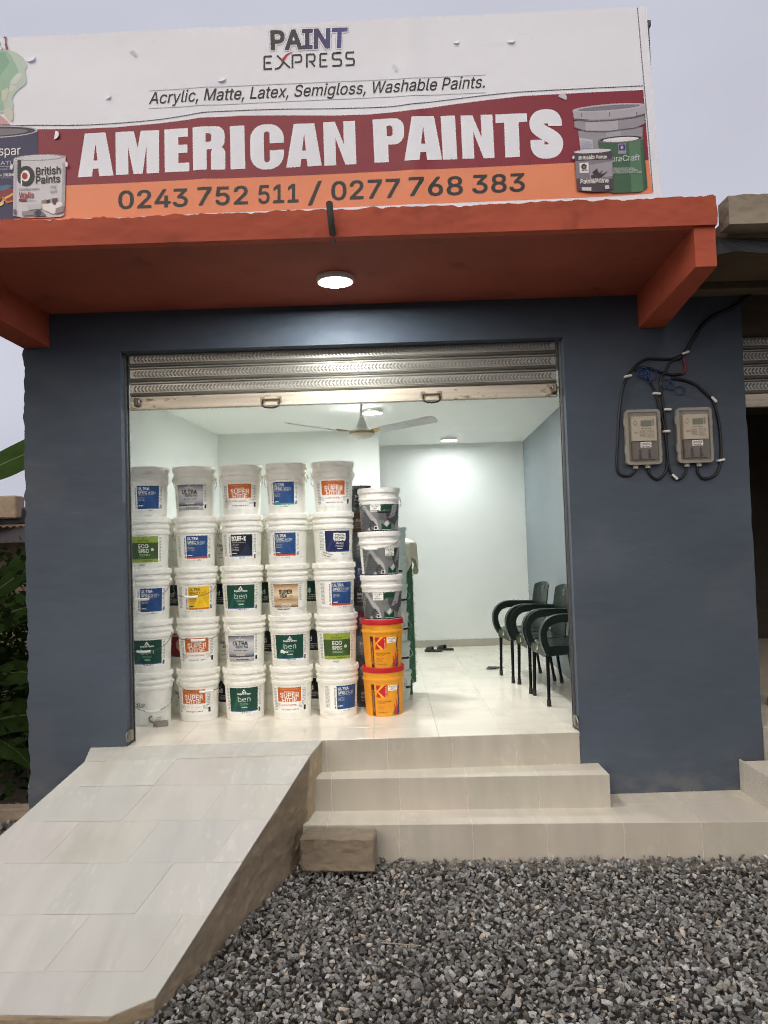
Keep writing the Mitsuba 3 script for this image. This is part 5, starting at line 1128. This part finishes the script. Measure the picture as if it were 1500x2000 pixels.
cable('thick black supply cable running up to the canopy beam next door', [(1640, 92), (1420, 112), (1300, 190), (1200, 262), (1060, 322), (960, 400), (862, 540), (800, 645), (740, 692)], .013, .016)
cable('black cable looping round the left side of the left meter', [(800, 650), (700, 688), (560, 690), (480, 692), (400, 740), (322, 840), (280, 960), (255, 1150), (241, 1400), (236, 1590), (262, 1655), (335, 1668), (384, 1630), (390, 1595)])
cable('black cable dropping between the meters into the left meter', [(760, 680), (680, 722), (640, 800), (608, 840), (600, 910), (620, 1050), (645, 1300), (655, 1550), (640, 1640), (575, 1697), (512, 1655), (490, 1600)], off=.014)
cable('black cable crossing above the left meter to the red joint', [(385, 790), (430, 762), (520, 772), (600, 800), (700, 822), (780, 815)], .008, .013)
cable('black cable dropping between the meters into the right meter', [(495, 850), (525, 900), (560, 975), (590, 1100), (628, 1250), (650, 1400), (668, 1580), (712, 1682), (762, 1692), (810, 1645), (820, 1600)], off=.018)
cable('black cable arching over to the right side of the right meter', [(690, 850), (800, 868), (900, 910), (985, 985), (1040, 1045), (1085, 1200), (1106, 1400), (1100, 1570), (1052, 1665), (962, 1692), (915, 1645), (908, 1595)], .0095, .012)
cable('short red taped cable joint above the meters', [(790, 655), (800, 710), (812, 755), (800, 800), (775, 818)], .0085, .017, S(110, 36, 40), group=None)
def coil(label, c, loops):
    k = thing('wire_coil', label, 'wire')
    mb = MB()
    for cx, cy, rx, ry, ph in loops:
        P = np.array([on_wall(cx + rx * math.cos(t + ph), cy + ry * math.sin(t + ph), .02 + .006 * math.sin(2.3 * t)) for t in np.linspace(0, 4.2 * math.pi, 46)])
        mb.add(tube(P, .0028, 6), c, True)
    scene[k] = mb.dict('mat_rubber')
coil('tangled bright blue wire above the left meter', S(44, 76, 128), [(455, 805, 46, 42, 0), (450, 800, 24, 24, 1), (535, 820, 36, 46, 2), (500, 840, 22, 50, .5)])
coil('tangled dull blue wire above the right meter', S(58, 80, 108), [(655, 895, 46, 40, 0), (690, 910, 30, 34, 1), (765, 950, 42, 36, 2.2)])
for (x, y, a), lab in zip(((800, 645, 20), (320, 840, 10), (560, 985, -8), (650, 1118, 0), (640, 1300, 0), (1036, 1035, -50), (708, 1680, -45), (1095, 1540, 10), (1420, 112, 90)),
                          ('on the thick supply cable, above the meters', 'at the upper left of the left meter', 'below the bright blue wire', 'between the meters, upper one', 'between the meters, lower one', 'at the upper right of the right meter', 'under the right meter', 'beside the right meter, low on its right', 'under the canopy beam at the right edge')):
    k = thing('cable_clip', 'white cable clip ' + lab, 'cable clip', 'white cable clips')
    m = box(-.024, .024, -.034, -.001, -.0075, .0075, .004); m.apply_transform(trimesh.transformations.rotation_matrix(math.radians(-a), Y)); q = on_wall(x, y, 0); m.apply_translation([q[0], 0, q[2]])
    scene[k] = MB().add(m, S(228, 226, 218), 30).dict('mat_plastic')

# ================================================================== LOOSE THINGS OUTSIDE
cb = thing('concrete_block', 'worn brown concrete block lying on the gravel against the lowest step', 'concrete block')
h = box(0, .425, 0, .15, 0, .19, .010); v, f = trimesh.remesh.subdivide_to_size(h.vertices, h.faces, .016, max_iter=12)
m = wobble(trimesh.Trimesh(v, f, process=True), .014, 22, 30)
M = trimesh.transformations.rotation_matrix(-.10, Z); M[:3, 3] = (1.155, -.560, -.592); m.apply_transform(M)
scene[cb] = MB().add(m, S(132, 119, 103), 40).dict('mat_concrete')
tg = thing('twig', 'thin dry twig lying on the gravel below the steps', 'twig')
scene[tg] = MB().add(tube(spline([(1.62, -1.36, -.588), (1.70, -1.385, -.584), (1.80, -1.40, -.587)], 5), .0028, 6), S(150, 138, 118), True).dict('mat_matte')
kb = struct('kerb', wobble(trimesh.Trimesh(*trimesh.remesh.subdivide_to_size(*(lambda q: (q.vertices, q.faces))(box(-4.0, -.66, .50, .62, -.7, -.535, .01)), .06, max_iter=12), process=True), .012, 9, 6), S(140, 128, 112), 'mat_concrete', 40)
rk = thing('boulder', 'pale rough boulder leaning against the left corner of the shop', 'rock')
V = rng.normal(size=(60, 3)); V /= np.linalg.norm(V, axis=1, keepdims=True); hm = hull(V * np.array([.20, .16, .36])); v, f = trimesh.remesh.subdivide_to_size(hm.vertices, hm.faces, .04, max_iter=10)
m = wobble(trimesh.Trimesh(v, f, process=True), .05, 9, 12); m.apply_translation([-.80, .80, -.50]); scene[rk] = MB().add(m, S(176, 170, 160), False).dict('mat_concrete', False)

# plants on the left
def big_leaf(o, yaw, L, Wd, rise, droop, c, seed, fold=.25, roll=0.0):
    """a long paddle leaf with midrib, wavy rim"""
    n, mw = 22, 8; V, F = [], []; r_ = np.random.default_rng(seed); ph = r_.uniform(0, 6)
    d = np.array([math.cos(yaw), math.sin(yaw), 0]); s = np.array([-math.sin(yaw), math.cos(yaw), 0])
    s = s * math.cos(roll) + Z * math.sin(roll); up_ = np.cross(d, s)
    for i in range(n):
        t = i / (n - 1); cpt = np.array(o) + d * L * t + Z * (rise * t - droop * t * t)
        w = Wd * (math.sin(math.pi * min(1, t * .94 + .06) ** .75) ** .7) * (1 - .15 * t)
        for j in range(-mw, mw + 1):
            q = j / mw; V.append(cpt + s * w * q + up_ * (abs(q) * w * fold - .03 * q * q + .012 * math.sin(16 * t + ph + 3 * q) * abs(q)))
    K = 2 * mw + 1
    for i in range(n - 1):
        for j in range(K - 1): a = i * K + j; F += [[a, a + 1, a + K + 1], [a, a + K + 1, a + K]]
    rib = tube([np.array(o) + d * L * t + Z * (rise * t - droop * t * t - .004) for t in np.linspace(-.25, .98, 14)], np.linspace(.016, .003, 14), 6)
    return trimesh.Trimesh(V, F, process=False), rib
plants = [((-1.95, 1.9, 1.95), 0.35, 1.15, .19, .75, .35, 0), ((-1.7, 1.6, .9), .15, .95, .2, .75, .25, 1), ((-1.9, 1.4, .5), .0, 1.1, .2, .9, .6, 2), ((-1.6, 1.2, .2), -.2, .8, .17, .5, .5, 3), ((-1.9, 1.7, .15), .4, .95, .2, .35, .5, 4), ((-1.5, 1.0, -.1), .2, .7, .15, .45, .5, 5), ((-1.8, 1.2, -.2), -.3, .8, .16, .35, .55, 6), ((-2.2, 2.2, .8), .25, 1.2, .22, .9, .3, 7)]
pk = thing('banana_plant', 'broad leaved banana plant growing beside the left wall', 'plant')
for o, yaw, L, Wd, rise, droop, sd in plants:
    c = np.array([.055, .098, .028]) * (1.0 if sd == 0 else .35 + .10 * (sd % 4))
    lf, rb = big_leaf(o, yaw, L, Wd, rise, droop, c, sd, .2, (1.05, .7, .9, .5, .8, 1.0, .6, .9)[sd])
    lk = part(pk, 'leaf', lf, c, 'mat_leaf', True); part(lk, 'midrib', rb, c * 1.6, 'mat_matte', True)
part(pk, 'trunk', cat([tube(spline([(-2.1, 1.8, -.7), (-2.05, 1.8, .3), (-1.98, 1.85, 1.2), (-1.95, 1.9, 1.95)], 5), np.linspace(.11, .05, 16), 10), tube(spline([(-1.95, 1.5, -.7), (-1.9, 1.5, .1), (-1.8, 1.55, .9)], 5), np.linspace(.08, .04, 11), 10)]), S(88, 92, 56), 'mat_dirt', 60)
bs = thing('bush', 'dark leafy undergrowth between the banana leaves and the shop corner', 'bush')
V, F = [], []
for i in range(7000):
    o = np.array([rng.uniform(-3.0, -.70), rng.uniform(.75, 3.2), 0]); o[2] = -.62 + rng.uniform(0, 1) ** .9 * (1.75 + .45 * math.sin(o[0] * 5) - .05 * o[1])
    d = rng.normal(size=3); d[2] *= .5; d /= np.linalg.norm(d); s = np.cross(d, rng.normal(size=3)); s /= np.linalg.norm(s); L = rng.uniform(.05, .13)
    k0 = len(V); V += [o, o + d * L * .5 + s * L * .28, o + d * L, o + d * L * .5 - s * L * .28]; F += [[k0, k0 + 1, k0 + 2], [k0, k0 + 2, k0 + 3]]
part(bs, 'leaves', trimesh.Trimesh(V, F, process=False), np.array([.022, .038, .013]), 'mat_leaf', kind='stuff')
part(bs, 'stems', cat([tube([(x, y, -.68), (x + rng.uniform(-.2, .2), y + rng.uniform(-.2, .2), rng.uniform(0, .7))], .008, 5) for x, y in zip(rng.uniform(-3.4, -.8, 26), rng.uniform(.9, 3, 26))]), S(60, 52, 40), 'mat_matte', kind='stuff')
hs = thing('background_house', 'low plastered house with dark sheet roof behind the left plants', 'building')
part(hs, 'wall', box(-9.5, -3.6, 7.0, 7.3, -.7, 1.72), S(120, 104, 88), 'mat_concrete')
part(hs, 'parapet', box(-9.5, PX(31, 990, 1, 6.9)[0], 6.9, 7.2, PX(15, 1012, 1, 6.9)[2], PX(15, 968, 1, 6.9)[2], .02), S(160, 142, 122), 'mat_concrete')
cor = []
for i in range(60):
    x = -9.6 + i * .105
    cor.append(hull([(x, 6.1, 1.42), (x + .1, 6.1, 1.42), (x + .05, 6.1, 1.455), (x, 7.0, 1.66), (x + .1, 7.0, 1.66), (x + .05, 7.0, 1.70)]))
part(hs, 'roof', cat(cor), S(70, 62, 58), 'mat_metal')
part(hs, 'water_tank', lathe([(0, 0), (.34, 0), (.36, .03), (.36, .22), (.30, .26), (0, .27)], 24).apply_translation([PX(40, 1000, 1, 7.4)[0], 7.4, 1.73]), S(60, 64, 72), 'mat_matte', 40)
part(hs, 'gable', box(-3.6, -3.2, 7.0, 9, -.7, 1.9), S(100, 90, 80), 'mat_concrete')

# ================================================================== GRAVEL
def gravel():
    r_ = np.random.default_rng(11); shapes = []
    for i in range(18):
        p = r_.normal(size=(int(r_.integers(8, 12)), 3)); p /= np.linalg.norm(p, axis=1, keepdims=True); p *= r_.uniform(.8, 1.1, (len(p), 1))
        hm = hull(p); shapes.append((np.array(hm.vertices), np.array(hm.faces)))
    rp = Polygon([(edge_l(YR0) - .05, YR0), (edge_r(YR0) - .09, YR0), (edge_r(-1.5) - .02, -1.5), (.69, -1.83), (.55, -1.875), (-.2, -1.84), (-.72, -1.82)])
    import shapely
    pts = []
    for layer, dz in ((0, -.012), (1, 0.0)):
        st = .0282
        gx_, gy_ = np.meshgrid(np.arange(-2.4, 5.4, st), np.arange(-3.15, .9, st))
        q = np.stack([gx_.ravel(), gy_.ravel()], 1) + r_.uniform(-.6, .6, (gx_.size, 2)) * st
        frontline = -.371 - .0657 * (q[:, 0] - 1.09) - .004
        ok = np.where(q[:, 0] > 1.05, q[:, 1] < frontline, (q[:, 0] < -.64) | (q[:, 1] < -.02))
        ok &= ~shapely.contains_xy(rp, q[:, 0], q[:, 1])
        ok &= ~((q[:, 0] > -.3) & (q[:, 0] < 1.3) & (q[:, 1] > -.36))
        q = q[ok]; q = q[r_.uniform(size=len(q)) < (1.0 if layer == 0 else .82)]
        hgt = -.618 + .05 * (meshkit.fbm(np.column_stack([q * 1.1, np.zeros(len(q))]), 3, 3) - .5) + .028 * np.exp(-np.maximum(0, (-.371 - .0657 * (q[:, 0] - 1.09)) - q[:, 1]) / .12) * (q[:, 0] > 1.0)
        pts.append(np.column_stack([q, hgt + dz + r_.uniform(-.004, .006, len(q))]))
    P = np.vstack(pts); n = len(P); which = r_.integers(0, len(shapes), n)
    V, F, U, at = [], [], [], 0
    for s_, (sv, sf) in enumerate(shapes):
        p = P[which == s_]; k = len(p)
        sz = np.exp(r_.normal(math.log(.0144), .27, k).clip(-4.8, -3.75)); sc = sz[:, None] * np.stack([r_.uniform(.95, 1.45, k), r_.uniform(.75, 1.05, k), r_.uniform(.5, .85, k)], 1)
        q = r_.normal(size=(k, 4)) * np.array([1.6, .55, .55, 1.6]); q /= np.linalg.norm(q, axis=1, keepdims=True); w, x, y, zq = q.T
        Rm = np.stack([np.stack([1 - 2 * (y * y + zq * zq), 2 * (x * y - w * zq), 2 * (x * zq + w * y)], 1), np.stack([2 * (x * y + w * zq), 1 - 2 * (x * x + zq * zq), 2 * (y * zq - w * x)], 1), np.stack([2 * (x * zq - w * y), 2 * (y * zq + w * x), 1 - 2 * (x * x + y * y)], 1)], 1)
        v = np.einsum('kij,knj->kni', Rm, sv[None] * sc[:, None]) + p[:, None]
        lum = np.clip(np.exp(r_.normal(math.log(.16), .52, k)), .03, .42); lum = np.where(r_.uniform(size=k) < .07, r_.uniform(.26, .46, k), lum)
        warm = r_.normal(0, .035, k); warm = np.where(r_.uniform(size=k) < .05, .16, warm)
        c = lum[:, None] * np.stack([1.03 + warm, np.ones(k), .94 - warm * .9], 1)
        qc = np.round(np.sqrt(np.clip(c, 0, 1)) * 255)
        V.append(v.reshape(-1, 3)); F.append((sf[None] + (np.arange(k) * len(sv))[:, None, None] + at).reshape(-1, 3)); U.append(np.repeat(np.stack([qc[:, 0] * 256 + qc[:, 1], qc[:, 2]], 1), len(sv), 0)); at += k * len(sv)
    return trimesh.Trimesh(np.vstack(V), np.vstack(F), process=False), np.vstack(U)
gm, gu = gravel()
scene['gravel'] = mikit.ply(gm, 'mat_stone', smooth=False, uv=gu)
labels['gravel'] = {'label': 'loose dark grey crushed stone gravel in front of the steps', 'category': 'gravel', 'kind': 'stuff'}
